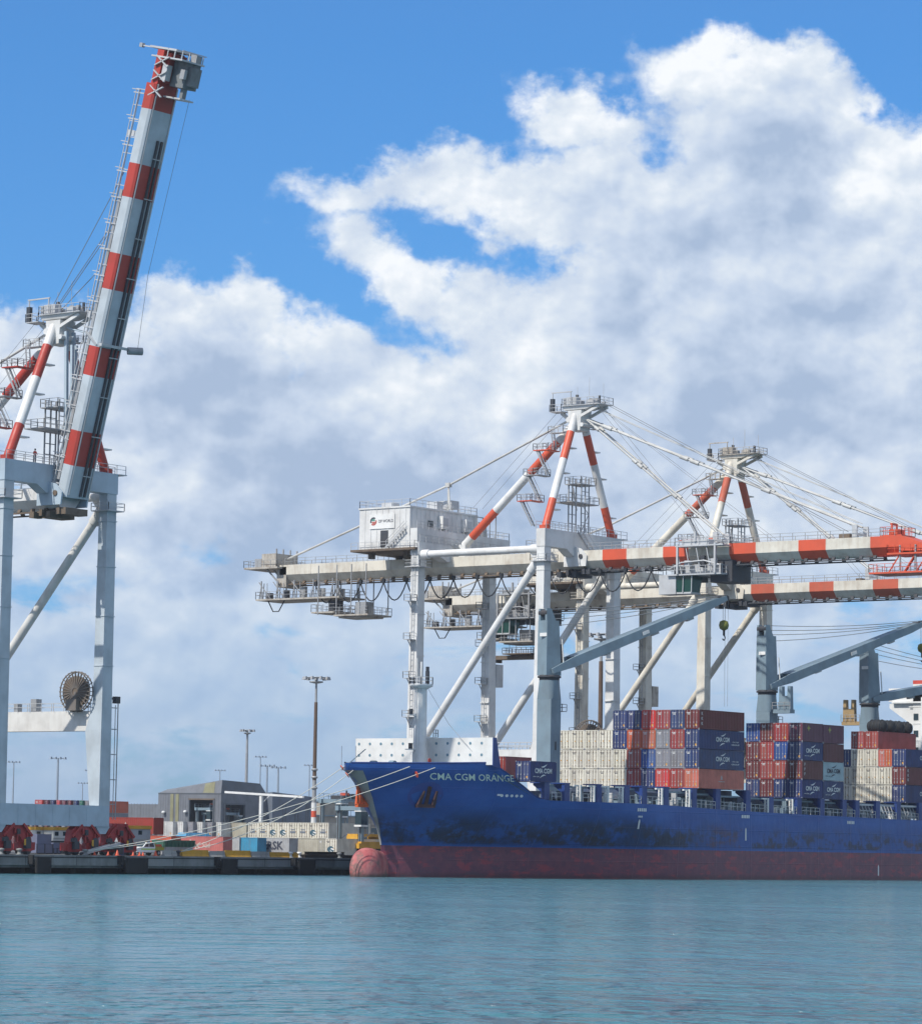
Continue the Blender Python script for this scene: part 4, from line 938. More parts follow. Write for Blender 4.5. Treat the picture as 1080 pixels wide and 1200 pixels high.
    for i,u in enumerate(posts):
        b = MB(); y0 = SV-halfb(u,10)+.12; zz = 12.9 if u < 424 else 12.1
        b.box(u-.62,u+.62,y0,y0+.5,railz(u)-.1,zz); b.prism([(y0+.5,zz),(y0+.5,zz-1.4),(y0+2.2,zz-.25),(y0+2.2,zz)],u-.15,u+.15,'x'); b.box(u-.75,u+.75,y0-.03,y0+2.3,zz,zz+.14)
        part(b, 'lashing_post', [SBl])
    for u in (379.0,381.8,384.7,387.9,397.5,404.6,425.8,432.8):
        b = MB(); y0 = SV-halfb(u,10)+.25; zz = 12.8 if u < 424 else 12.0
        for q in (-.35,.35): b.bar((u+q*.6,y0+q*1.1,railz(u)),(u+q*.6,y0+q*1.1,zz),.26,.2)
        b.bar((u-1.3,y0,zz-.1),(u+.5,y0,zz-.1),.3,.22)
        for z in np.arange(railz(u)+.3,zz-.2,.4): b.bar((u-.2,y0-.35,z),(u+.2,y0+.35,z),.07,.07)
        part(b, 'ladder', [HW])
    b = MB()
    for a,c_ in zip(posts[:-1],posts[1:]):
        if c_-a < 2.4: continue
        y0 = SV-halfb((a+c_)/2,10)+.2
        b.rail([(a+.7,y0,railz(a)),(c_-.7,y0,railz(c_))],1.1,1.2,.04,0)
        random.seed(int(a*10))
        for k in range(int((c_-a)/1.0)):
            u = a+.9+k*1.0+random.random()*.4
            if u > c_-.8: break
            hh = random.choice((.5,.9,1.4,2.0)); b.box(u,u+random.uniform(.15,.6),y0+1.6,y0+2.4,railz(u)-.05,railz(u)+hh,random.choice((0,1,1,2)))
        b.bar((a+.7,y0+1.2,(railz(a)+railz(c_))/2+2.0),(c_-.7,y0+1.2,(railz(a)+railz(c_))/2+2.0),.14,.25,1)
    for u in np.arange(454,476,1.0):
        y0 = SV-halfb(u,10)+.25; b.bar((u,y0,railz(u)),(u,y0+.9,railz(u)+2.2),.10,.10,0)
    b.bar((453,SV-14.1,11.6),(476,SV-14.1,11.6),.2,.3,0); b.bar((453,SV-13.6,10.7),(476,SV-13.6,10.7),.15,.2,0)
    part(b, 'deck_railing', [Mt['steel_lt'], SGr, Mt['hull_white']])
    # accommodation block with bridge wings
    b = MB(); x = 511
    b.box(x,x+14,264.5,285.6,9.3,33.3,0); b.box(x-.4,x+9,263,289.6,30.0,30.3,0); b.box(x,x+8,262.4,290.4,30.3,32.6,0)
    b.prism([(285.6,30.0),(290.4,30.0),(290.4,29.2),(285.6,26.0)],x+.3,x+1.2,'x',0); b.prism([(264.5,30.0),(262.4,30.0),(262.4,29.2),(264.5,27)],x+.3,x+1.2,'x',0)
    b.box(x+1,x+5,284.2,286.2,33.3,34.0,1)
    for z in np.arange(12,30,2.9): b.box(x-.06,x-.001,264.5,286.4,z-.08,z+.08,0)
    b.bar((x-.4,283.6,9.3),(x-.4,283.6,31),.3,.3,0)
    ac = part(b, 'accommodation_block', [HW, mat('wing_red',(.5,.06,.04),.5,grime=.1)])
    for z in (12.6,15.5,18.4,21.3,24.2,27.1):
        for y in (266.5,270,274,278,282,285):
            b = MB(); b.box(x-.09,x-.061,y-.45,y+.45,z,z+1.1); part(b, 'window', [Mt['glass']], ac)
    b = MB(); b.box(x-.03,x-.001,263,281,31.0,32.2); part(b, 'bridge_window', [Mt['glass']], ac)
    # deck cranes
    for (u,z0,zring,ztop,tip,cabside) in ((390.5,10,28.6,36.4,(420.5,266.8,41.35),0),(449.3,10,29.2,37.7,(482.4,268.0,41.5),1),(481.2,10,28.6,36.8,(509,268.0,34.4),-1)):
        b = MB(); c = SV
        sq = lambda w,z: [(u-w,c-w,z),(u+w,c-w,z),(u+w,c+w,z),(u-w,c+w,z)]
        oc = lambda r,z: [(u+r*math.cos(math.pi/8+k*math.pi/4),c+r*math.sin(math.pi/8+k*math.pi/4),z) for k in range(8)]
        b.hexa(sq(1.22,z0),sq(1.22,zring-3.4))
        # square column turning into a round collar
        n = 16; v = []
        for f_,z in ((0,zring-3.4),(.5,zring-2.1),(1,zring-.7)):
            for k in range(n):
                a = 2*math.pi*k/n+math.pi/4; r = 1.45; sqr = 1.22/max(abs(math.cos(a)),abs(math.sin(a)))
                rr = sqr*(1-f_)+r*f_; v.append((u+rr*math.cos(a),c+rr*math.sin(a),z+(.012 if f_ == 0 else 0)))
        b.add(v,[(i*n+k,i*n+(k+1)%n,(i+1)*n+(k+1)%n,(i+1)*n+k) for i in range(2) for k in range(n)],0,True)
        b.lathe((u,c,zring-.7),[(1.45,0),(1.45,.35),(1.68,.36),(1.68,.62),(1.45,.63),(1.45,.75)],20,1)
        b.box(u-.18,u+.18,c-1.24,c-1.221,z0+8,z0+9.2,1)
        for q in (-.25,.25): b.bar((u+1.32,c+q,z0),(u+1.32,c+q,zring-1),.07,.07,2)
        for z in np.arange(z0+.4,zring-1,.5): b.bar((u+1.32,c-.25,z),(u+1.32,c+.25,z),.05,.05,2)
        b.deck(u+1.22,u+2.4,c-1.4,c+.2,zring-5.0,2,2,True,.1,1.0,.8)
        pd = part(b, 'deck_crane', [SGr, Mt['dark'], Mt['steel']])
        tip = Vector(tip); dr = Vector((tip.x-u,tip.y-c,0)).normalized(); pr = Vector((-dr.y,dr.x,0))
        def H(a,s,z): p = Vector((u,c,0))+dr*a+pr*s; return (p.x,p.y,z)
        b = MB()
        b.hexa([H(-1.35,-1.15,zring),H(1.25,-1.15,zring),H(1.25,1.15,zring),H(-1.35,1.15,zring)],[H(-1.3,-1.1,ztop),H(.8,-1.1,ztop),H(.8,1.1,ztop),H(-1.3,1.1,ztop)],0)
        for s in (-.8,.8): b.hexa([H(-1.3,s-.22,ztop),H(.3,s-.22,ztop),H(.3,s+.22,ztop),H(-1.3,s+.22,ztop)],[H(-1.3,s-.2,ztop+1.7),H(-.5,s-.2,ztop+1.7),H(-.5,s+.2,ztop+1.7),H(-1.3,s+.2,ztop+1.7)],0)
        b.tube(H(-.9,-1.0,ztop+1.1),H(-.9,1.0,ztop+1.1),.5,12,1); b.box(u-.5,u+.5,c-.5,c+.5,ztop,ztop+.9,1)
        b.hexa([H(1.2,.4,zring+2.0),H(2.7,.5,zring+2.0),H(2.7,1.9,zring+2.0),H(1.2,1.8,zring+2.0)],[H(1.3,.5,zring+4.6),H(2.5,.5,zring+4.6),H(2.5,1.9,zring+4.6),H(1.3,1.9,zring+4.6)],1)
        for s in (-1.2,-.2): b.bar(H(1.6,s,zring+1.6),H(1.3,s,zring+5.2),.14,.14,2)
        b.box(u-1.63,u-1.37,c-.6,c+.6,zring+5.5,zring+6.0,3)
        part(b, 'crane_house', [SGr, Mt['dark'], HW, Mt['letter_w']], pd)
        foot = Vector(H(-.5,0,zring+.55)); b = MB(); ax = (tip-foot).normalized(); L = (tip-foot).length
        upj = pr.cross(ax); upj = upj if upj.z > 0 else -upj
        for s in (-1,1):
            p0 = foot+pr*s*1.42; p1 = foot.lerp(tip,.12)+pr*s*1.3; p2 = foot.lerp(tip,.9)+pr*s*.75; p3 = tip+pr*s*.6
            b.bar(p0,p1,.34,.7,0,upj,.36,1.4); b.bar(p1,p2,.36,1.4,0,upj,.34,1.2); b.bar(p2,p3,.34,1.2,0,upj,.3,.7)
        b.bar(foot.lerp(tip,.14)+upj*.62,foot.lerp(tip,.95)+upj*.5,2.5,.12,0,upj,1.4,.12)
        for k in range(14):
            f0 = .12+.82*k/14; f1 = .12+.82*(k+1)/14; w0 = 1.4-.7*f0
            b.bar(foot.lerp(tip,f0)+pr*w0*(-1)**k-upj*.5,foot.lerp(tip,f1)+pr*w0*(-1)**(k+1)-upj*.45,.14,.14,0,upj)
        b.tube(tip-pr*.7,tip+pr*.7,.42,12,1); b.tube(foot.lerp(tip,.965)-pr*.7+upj*.3,foot.lerp(tip,.965)+pr*.7+upj*.3,.35,12,1)
        for f_ in (.33,.60,.80): 
            p = foot.lerp(tip,f_)-upj*.95; b.bar(p-ax*.6+pr*.5,p+ax*.6+pr*.5,.7,.45,2,upj)
        b.bar(foot.lerp(tip,.50)-pr*1.42,foot.lerp(tip,.535)-pr*1.40,.1,.5,3,upj)
        part(b, 'jib', [SGr, Mt['dark'], Mt['steel_lt'], Mt['letter_w']], pd)
        b = MB()
        for s,dz,f_ in ((-.8,1.6,1.0),(-.3,.9,.97),(.3,.2,.95),(.8,-.8,.91)):
            q0 = Vector(H(-.4,s,ztop+dz)); q1 = foot.lerp(tip,f_)+pr*s*.6+upj*.5; b.path([q0.lerp(q1,k/8)-Vector((0,0,.9*4*(k/8)*(1-k/8)*.5)) for k in range(9)],.05,4)
        for s in (-.25,.25): b.path([tip+pr*s,tip+pr*s*.9-Vector((0,0,3.2))],.04,4)
        for s in (-.6,.1): b.path([tip+pr*s+dr*.3,tip+pr*s+dr*.3-Vector((0,0,16))],.025,4)
        part(b, 'luffing_rope', [Mt['wire']], pd)
        b = MB(); hk = tip-Vector((0,0,4.0)); b.lathe(hk,[(.25,-.75),(.62,-.5),(.75,0),(.62,.55),(.2,.75)],14,0)
        b.tube(hk-Vector((0,0,.75)),hk-Vector((0,0,1.5)),.16,8,1); b.path([hk-Vector((0,0,1.5))+Vector((.35*math.sin(t),0,-.35+.35*math.cos(t))) for t in np.linspace(0,4.2,10)],.10,6,1)
        part(b, 'hook_block', [mat('hook_yellow_green',(.16,.17,.02),.5,grime=.3), Mt['dark']], pd)
        if cabside:
            b = MB(); s = cabside; cm = Mt['ship_grey'] if s > 0 else mat('cradle_tan',(.36,.25,.12),.6,grime=.3)
            y0, y1 = (c-4.6,c-1.5) if s > 0 else (c+1.5,c+4.9)
            b.box(u-.7,u+.7,y0,y1,zring-3.6,zring-3.0,0); ys = (y0+.6,y0+1.7) if s > 0 else (y1-1.7,y1-.6)
            b.prism([(ys[0]-.55,zring-3.0),(ys[1]+.55,zring-3.0),(ys[1]+.45,zring+.6),(ys[1]-.05,zring+.6),(ys[1]-.1,zring-.9),(ys[0]+.1,zring-.9),(ys[0]+.05,zring+.6),(ys[0]-.45,zring+.6)],u-.4,u+.4,'x',0)
            b.rail([(u-.9,y0-.1,zring-3),(u-.9,y1,zring-3)],1.1,1.0,.04,1)
            part(b, 'jib_cradle', [cm, Mt['steel']], pd)
DKm = Mt['dark']
build_ship()
# ------------------------------------------------------------------ shipping containers
CW, CPITCH = 2.44, 2.5
_cm = {}
def container_parts(L, H, reefer):
    key = (L, H, reefer)
    if key in _cm: return _cm[key]
    b = MB()
    e = .12
    for y, sg in ((0,1),(CW,-1)):                       # corrugated long sides, set in from the corner posts
        n = int((L-2*e)/ (.42 if not reefer else .25)); dx = (L-2*e)/n; v = []
        for i in range(n):
            x = e+i*dx
            for f, d in ((0,.02),(.32,.02),(.5,.055 if not reefer else .03),(.82,.055 if not reefer else .03)): v += [(x+f*dx,y+sg*d,.16),(x+f*dx,y+sg*d,H-.12)]
        v += [(L-e,y+sg*.02,.16),(L-e,y+sg*.02,H-.12)]
        k = len(v)//2; b.add(v,[((2*i,2*i+2,2*i+3,2*i+1) if sg > 0 else (2*i,2*i+1,2*i+3,2*i+2)) for i in range(k-1)],0)
    n = 8; dy = (CW-2*e)/n; v = []                      # corrugated closed end
    for i in range(n):
        for f, d in ((0,.02),(.32,.02),(.5,.05),(.82,.05)): v += [(L-d,e+(i+f)*dy,.16),(L-d,e+(i+f)*dy,H-.12)]
    v += [(L-.02,CW-e,.16),(L-.02,CW-e,H-.12)]; k = len(v)//2
    b.add(v,[(2*i,2*i+2,2*i+3,2*i+1) for i in range(k-1)],0)
    for x in (0,L-e):                                   # corner posts and castings
        for y in (0,CW-e):
            b.box(x,x+e,y,y+e,.1,H-.1,0)
            for z in (0,H-.118): b.box(x-.006,x+e+.01 if x == 0 else x+e+.006,y-.006,y+e+.006,z,z+.118,1)
    for y in (0,CW-.10): b.box(e,L-e,y+.003,y+.097,.02,.16,0); b.box(e,L-e,y+.003,y+.097,H-.12,H-.02,0)
    for x in (0.003,L-.103): b.box(x,x+.1,e,CW-e,.02,.16,0); b.box(x,x+.1,e,CW-e,H-.14,H-.02,0)
    b.add([(e,.08,H-.05),(L-e,.08,H-.05),(L-e,CW-.08,H-.05),(e,CW-.08,H-.05)],[(0,1,2,3)],0)
    b.add([(e,.08,.1),(L-e,.08,.1),(L-e,CW-.08,.1),(e,CW-.08,.1)],[(3,2,1,0)],0)
    me = bpy.data.meshes.new('shipping_container'); me.from_pydata(b.v,[],b.f); me.polygons.foreach_set('material_index',b.m)
    me.materials.append(Mt['letter_w']); me.materials.append(Mt['steel']); me.update()
    doors = []
    for k in (0,1):
        d = MB(); y0, y1 = (e+.01,CW/2-.01) if k == 0 else (CW/2+.01,CW-e-.01)
        d.box(.03,.07,y0,y1,.17,H-.15,0)
        for z in np.linspace(.45,H-.45,5): d.box(.012,.031,y0+.06,y1-.06,z-.16,z+.16,0)
        for f in (.28,.74):
            y = y0+(y1-y0)*f; d.tube((-.012,y,.12),(-.012,y,H-.1),.036 if reefer else .027,6,1); d.box(-.03,.03,y-.07,y+.07,.9,1.0,1); d.box(-.03,.03,y-.08,y+.08,H-.5,H-.4,1); d.box(-.03,.03,y-.08,y+.08,.35,.45,1)
        if k == 0 and not reefer: d.box(.004,.0115,y0+.26,y0+.54,.42,.72,2); d.box(.004,.0115,y0+.24,y0+.38,H-.60,H-.42,2)
        if reefer: d.box(.004,.0115,y0+.36,y0+.52,1.1,1.25,2)
        if k == 1: d.box(.004,.0115,y0+.35,y1-.12,H-.52,H-.44,3); d.box(.004,.0115,y0+.35,y1-.3,H-.70,H-.62,3)
        md = bpy.data.meshes.new('door'); md.from_pydata(d.v,[],d.f); md.polygons.foreach_set('material_index',d.m)
        for mm in (Mt['letter_w'],Mt['steel_lt'] if not reefer else Mt['rusty'],STICK,Mt['letter_w'] if not reefer else Mt['letter_d']): md.materials.append(mm)
        md.update(); doors.append(md)
    _cm[key] = (me, doors); return _cm[key]
STICK = mat('yellow_sticker',(.62,.30,.02),.6,grime=.2)
def cpaint(n, rgb, g=.3): return mat('container_'+n, rgb, .5, grime=g, gcol=(.16,.09,.06), vary=.13, scale=.9)
CC = {'blue':cpaint('navy_blue',(.016,.036,.135)),'royal':cpaint('royal_blue',(.02,.07,.26)),'maroon':cpaint('maroon',(.135,.022,.025)),'red':cpaint('red',(.30,.038,.032)),
      'bright':cpaint('bright_red',(.50,.035,.03)),'orange':cpaint('orange_red',(.50,.105,.05)),'grey':cpaint('grey',(.215,.22,.25)),'pale':cpaint('pale_blue_grey',(.34,.46,.48),.1),
      'reefer':cpaint('cream_reefer',(.66,.63,.53),.28),'coral':cpaint('coral',(.46,.10,.07)),'sky':cpaint('turquoise',(.04,.26,.44)),'tan':cpaint('tan_grey',(.36,.34,.27)),
      'white':cpaint('white',(.60,.60,.58)),'lgrey':cpaint('light_grey',(.38,.39,.40)),'green':cpaint('green',(.02,.13,.085)),'plum':cpaint('plum',(.13,.03,.06))}
CNAME = {'blue':'navy blue','royal':'royal blue','maroon':'dark maroon','red':'dull red','bright':'bright red','orange':'orange red','grey':'grey','pale':'pale blue-grey','reefer':'cream refrigerated','coral':'coral red','sky':'turquoise','tan':'tan grey','white':'white','lgrey':'light grey','green':'green','plum':'plum'}
def container(colour, loc, label, group, L=12.19, H=2.84, rotz=0.0, marks=None):
    rf = colour == 'reefer'; me, dm = container_parts(L, H, rf)
    o = bpy.data.objects.new('shipping_container', me); COL.objects.link(o); o.location = loc; o.rotation_euler = (0,0,rotz)
    o.material_slots[0].link = 'OBJECT'; o.material_slots[0].material = CC[colour]
    tag(o, label, 'container', group)
    for d in dm:
        q = bpy.data.objects.new('door', d); COL.objects.link(q); q.parent = o
        q.material_slots[0].link = 'OBJECT'; q.material_slots[0].material = CC[colour]
    if marks: marks(o, L, H)
    return o
def local_build(b, name, mats, parent):
    me = bpy.data.meshes.new(name); me.from_pydata(b.v,[],b.f); me.polygons.foreach_set('material_index',b.m)
    for mm in mats: me.materials.append(mm)
    me.update(); q = bpy.data.objects.new(name, me); COL.objects.link(q); q.parent = parent; return q
def marks_cma(dark=False):
    def f(o, L, H):
        b = MB(); c = L*.52 if L > 8 else L*.5
        pl = lambda a,z: (c+a, -.012, H*.42+z)
        tw = textw('CMA CGM'); s = (3.6 if L > 8 else 3.9)/tw
        letter(b,'CMA CGM',pl,.62,s/.62,0,.03)
        def swoosh(x0,z0,sg):
            up = [(x0+sg*1.5*t_-sg*.0, z0+sg*(.42*t_**1.6)) for t_ in np.linspace(0,1,8)]; lo = [(x0+sg*1.5*t_, z0+sg*(.42*t_**1.6-.2*math.sin(math.pi*t_))) for t_ in np.linspace(0,1,8)]
            v = [(x,-.012,z) for x,z in up+lo]; b.add(v,[(i,i+1,9+i,8+i) for i in range(7)],0)
        swoosh(c-.6,H*.42+.85,1); swoosh(c+.6,H*.42-.28,-1)
        if L > 8:
            local_build(b,'lettering',[Mt['letter_d' if dark else 'letter_w']],o); b = MB(); letter(b,'CMA CGM',lambda a,z:(L*.80+a,-.012,H*.40+z),.16,1.6); letter(b,'GROUP',lambda a,z:(L*.80+a,-.012,H*.25+z),.2,2.2)
        else: local_build(b,'lettering',[Mt['letter_d' if dark else 'letter_w']],o); b = MB(); letter(b,'CMA CGM',lambda a,z:(L*.22+a,-.012,H*.22+z),.13,1.6)
        local_build(b,'lettering',[Mt['letter_d' if dark else 'letter_w']],o)
    return f
def marks_small(o, L, H):
    b = MB()
    for i,w in enumerate(('K','K','K') if L > 8 else ('F','F','F')): letter(b,w,lambda a,z,i=i:(.75+a,-.012,H*.72-i*.72+z),.42,1.0)
    local_build(b,'lettering',[Mt['letter_w']],o)
def marks_crest(o, L, H):
    b = MB(); c = L*.5
    b.add([(c-.28,-.012,H*.48),(c+.28,-.012,H*.48),(c+.20,-.012,H*.62),(c,-.012,H*.72),(c-.20,-.012,H*.62)],[(0,1,2,3,4)],0)
    b.add([(c-.85,-.012,H*.36),(c+.85,-.012,H*.36),(c+.85,-.012,H*.40),(c-.85,-.012,H*.40)],[(0,1,2,3)],0)
    local_build(b,'emblem',[mat('faded_white_mark',(.50,.42,.40),.6,grime=.2)],o)
def marks_star(o, L, H):
    b = MB(); c = L*.40 if L > 8 else L*.3; pts = []
    for k in range(8): r = .52 if k % 2 == 0 else .22; pts.append((c+r*math.cos(k*math.pi/4),-.012,H*.72+r*math.sin(k*math.pi/4)))
    b.add(pts,[tuple(range(8))],0); local_build(b,'emblem',[mat('yellow_emblem',(.42,.40,.10),.6,grime=.2)],o)
ORD = ['nearest','second','third','fourth','fifth','sixth','seventh','eighth','ninth','tenth']
TIER = ['bottom','second','third','top']
def bay(uf, z0, rows, name, v0=262.73, L=12.19, marks={}):
    """rows[j] = colours from the bottom tier up, in the j-th column counted from the ship's near side"""
    for j, col in enumerate(rows):
        for k, c in enumerate(col):
            if not c: continue
            lab = f'{CNAME[c]} container, {TIER[k]} tier, {ORD[j]} column from the near side, {name}'
            container(c, (uf, v0+CPITCH*j, z0+2.84*k), lab, 'containers stacked on the ship', L, 2.80, 0, marks.get((j,k)))
R = 'reefer'
bay(407.7, 13.05, [['orange','blue','blue','maroon'],['red','grey','red','blue'],['bright','grey','grey','red'],['blue','royal','orange','bright'],['red','red','orange','blue'],[R,R,'blue','blue'],[R,R,R],[R,R,R],[R,R,R],[R,R,R]],
    'tall front stack', marks={(0,0):marks_crest,(0,1):marks_cma(),(0,2):marks_cma(),(0,3):marks_small})
for L_, du, cols, nm, mk in ((6.06,0,[['blue','maroon','blue','plum'],['blue','red','royal','red'],['maroon','red','red','maroon'],['blue','maroon','maroon','royal']],"middle stack's front half",{(0,0):marks_cma(),(0,1):marks_small,(0,2):marks_cma(),(0,3):marks_star}),
                             (6.06,6.2,[['blue','pale','maroon','plum'],['blue','maroon','red','blue']],"middle stack's rear half",{(0,0):marks_cma(),(0,1):marks_cma(True),(0,2):None,(0,3):marks_star})):
    bay(436.3+du, 12.25 if du == 0 else 12.2, cols, nm, L=L_, marks=mk)
bay(467.8, 12.15, [['blue','maroon','blue'],[R,R,'orange'],[R,R,R,'red'],[R,R,R,'red'],[R,R,'blue']], 'rearmost stack', marks={(0,0):marks_cma(),(0,1):marks_small,(0,2):marks_cma()})
container('blue',(366.5,262.9,13.0),'short navy blue container standing alone behind the bow, white lettering on its side','containers stacked on the ship',6.06,2.75,0,marks_cma())
container('red',(373.4,272.0,13.2),'dull red container partly hidden behind the first deck crane','containers stacked on the ship',6.06,3.4)
# stand under the lone forward container
# big black fenders lashed on the red containers of the rear stack
for i in range(4):
    b = MB(); x = 469.5+i*2.9; c = (x,268.9+.1*i,12.15+4*2.84+.78)
    prof = [(.35,-1.6),(.8,-1.45),(1.02,-.9),(1.08,0),(1.02,.9),(.8,1.45),(.35,1.6)]
    b.lathe(c,prof,18,0,'y'); 
    for q in (-.9,-.3,.3,.9): b.lathe((c[0],c[1]+q,c[2]),[(1.07,-.07),(1.13,-.03),(1.13,.03),(1.07,.07)],18,1,'y')
    f_ = b.build('rubber_fender',[Mt['black'],Mt['cable']],None,(c[0],c[1],c[2]-1.08)); tag(f_,['foremost','second foremost','second rearmost','rearmost'][i]+' of four big black rubber fenders on the red top containers','fender','black rubber fenders on the rear stack')
# ------------------------------------------------------------------ water, quay, terminal ground
def build_ground():
    ma = bpy.data.materials.new('harbour_water'); ma.use_nodes = True; t = NT(ma.node_tree); b = t.n['Principled BSDF']
    p = t.new('ShaderNodeTexCoord').outputs['Object']
    ca, sa = math.cos(.55), math.sin(.55)
    sp = t.new('ShaderNodeSeparateXYZ'); t.put(sp.inputs[0], p)
    wnd = t.m('ADD', t.m('MULTIPLY', sp.outputs[0], ca), t.m('MULTIPLY', sp.outputs[1], sa))      # down the wind
    crs = t.m('SUBTRACT', t.m('MULTIPLY', sp.outputs[0], sa), t.m('MULTIPLY', sp.outputs[1], ca)) # along the crests
    def rip(a, c, det=4.0, ro=.55, off=0.0): return t.noise(t.comb(t.m('MULTIPLY', wnd, a), t.m('MULTIPLY', crs, c), off), 1.0, det, ro, .25)
    swell = rip(.05,.018,3.0); ch = rip(.15,.13,2.0,.5,3.0); rp = rip(.42,.42,3.0,.5,7.0); fn = rip(1.15,1.25,2.0,.5,1.0)
    calm = t.step(rip(.030,.0045,5.0,.6,5.0), .36, .64); gust = t.step(rip(.012,.004,4.0,.6,9.0), .35, .65)
    amp = t.m('ADD', .50, t.m('ADD', t.m('MULTIPLY', calm, .65), t.m('MULTIPLY', gust, .40)))
    hgt = t.m('ADD', t.m('ADD', t.m('MULTIPLY', swell, .6), t.m('MULTIPLY', ch, 2.2)), t.m('MULTIPLY', amp, t.m('ADD', t.m('MULTIPLY', rp, 2.0), t.m('MULTIPLY', fn, .75))))
    bp = t.new('ShaderNodeBump'); t.put(bp.inputs['Height'], hgt); bp.inputs['Distance'].default_value = 1.0; bp.inputs['Strength'].default_value = 1.0
    t.put(b.inputs['Normal'], bp.outputs[0])
    t.put(b.inputs['Base Color'], t.mix(t.step(swell,.3,.7), (.048,.150,.188,1), (.064,.176,.212,1)))
    b.inputs['Roughness'].default_value = .15; b.inputs['IOR'].default_value = 1.333; b.inputs['Specular IOR Level'].default_value = .5
    w = MB(); xs = [-3000,-600,-100,0,60,130,200,300,420,600,1200,9000]; ys = [-6000,-800,-100,0,80,160,230,300]
    v = [(x,y,0) for x in xs for y in ys]; n = len(ys)
    w.add(v,[(i*n+j,(i+1)*n+j,(i+1)*n+j+1,i*n+j+1) for i in range(len(xs)-1) for j in range(n-1)])
    tag(w.build('water',[ma]),kind='structure')
    g = bpy.data.materials.new('terminal_asphalt'); g.use_nodes = True; t = NT(g.node_tree); b = t.n['Principled BSDF']; p = t.new('ShaderNodeTexCoord').outputs['Object']
    n1 = t.noise(p,.05,6,.6); n2 = t.noise(p,.6,5,.6)
    t.put(b.inputs['Base Color'], t.mix(t.step(t.m('ADD',t.m('MULTIPLY',n1,.6),t.m('MULTIPLY',n2,.4)),.35,.65),(.075,.075,.072,1),(.15,.148,.14,1))); b.inputs['Roughness'].default_value = .9
    y = MB(); y.add([(-3000,292.0,DECK-.004),(9000,292.0,DECK-.004),(9000,12000,DECK-.004),(-3000,12000,DECK-.004)],[(0,1,2,3)])
    tag(y.build('terminal_ground',[g]),kind='structure')
    # quay edge: concrete beam on piles over the water
    k = MB(); k.box(-1500,1500,291.4,292.0,1.05,DECK,0); k.box(-1500,1500,291.34,291.4,2.0,2.12,1); k.box(-1500,1500,292.0,299,.75,DECK-.02,0); k.box(-1500,1500,296.5,299.5,-3,.752,1)
    for i in range(-60,160): k.tube((i*4.5,293.2,-3),(i*4.5,293.2,.8),.45,8,1)
    for i in range(-60,160): k.box(i*9.1-.03,i*9.1+.03,291.385,291.41,1.08,DECK-.06,1)
    tag(k.build('quay',[Mt['concrete'],mat('dark_quay_concrete',(.03,.032,.03),.9,grime=.4,gcol=(.015,.015,.012))]),kind='structure')  # second material: near-black concrete for piles, set-back wall, ledge and joints
    r = MB()
    for yy in (RAIL_Y,RAIL_Y+24.0):
        for q in (-.06,.06): r.box(-1500,1500,yy+q*1.0-.035,yy+q*1.0+.035,DECK,DECK+.03)
    tag(r.build('crane_rail',[Mt['rusty']]),kind='structure')
build_ground()
F0 = 3942.0
def at(x, D):
    """ground point at distance D (m) in the direction seen at column x of a 1080-wide view"""
    X = (x-540+6.4)/F0*D
    return (D*math.cos(YAW)+X*math.sin(YAW), D*math.sin(YAW)-X*math.cos(YAW))
def atv(x, v):
    t = (x-540+6.4)/F0; D = v/(math.sin(YAW)-t*math.cos(YAW)); return at(x,D)[0]
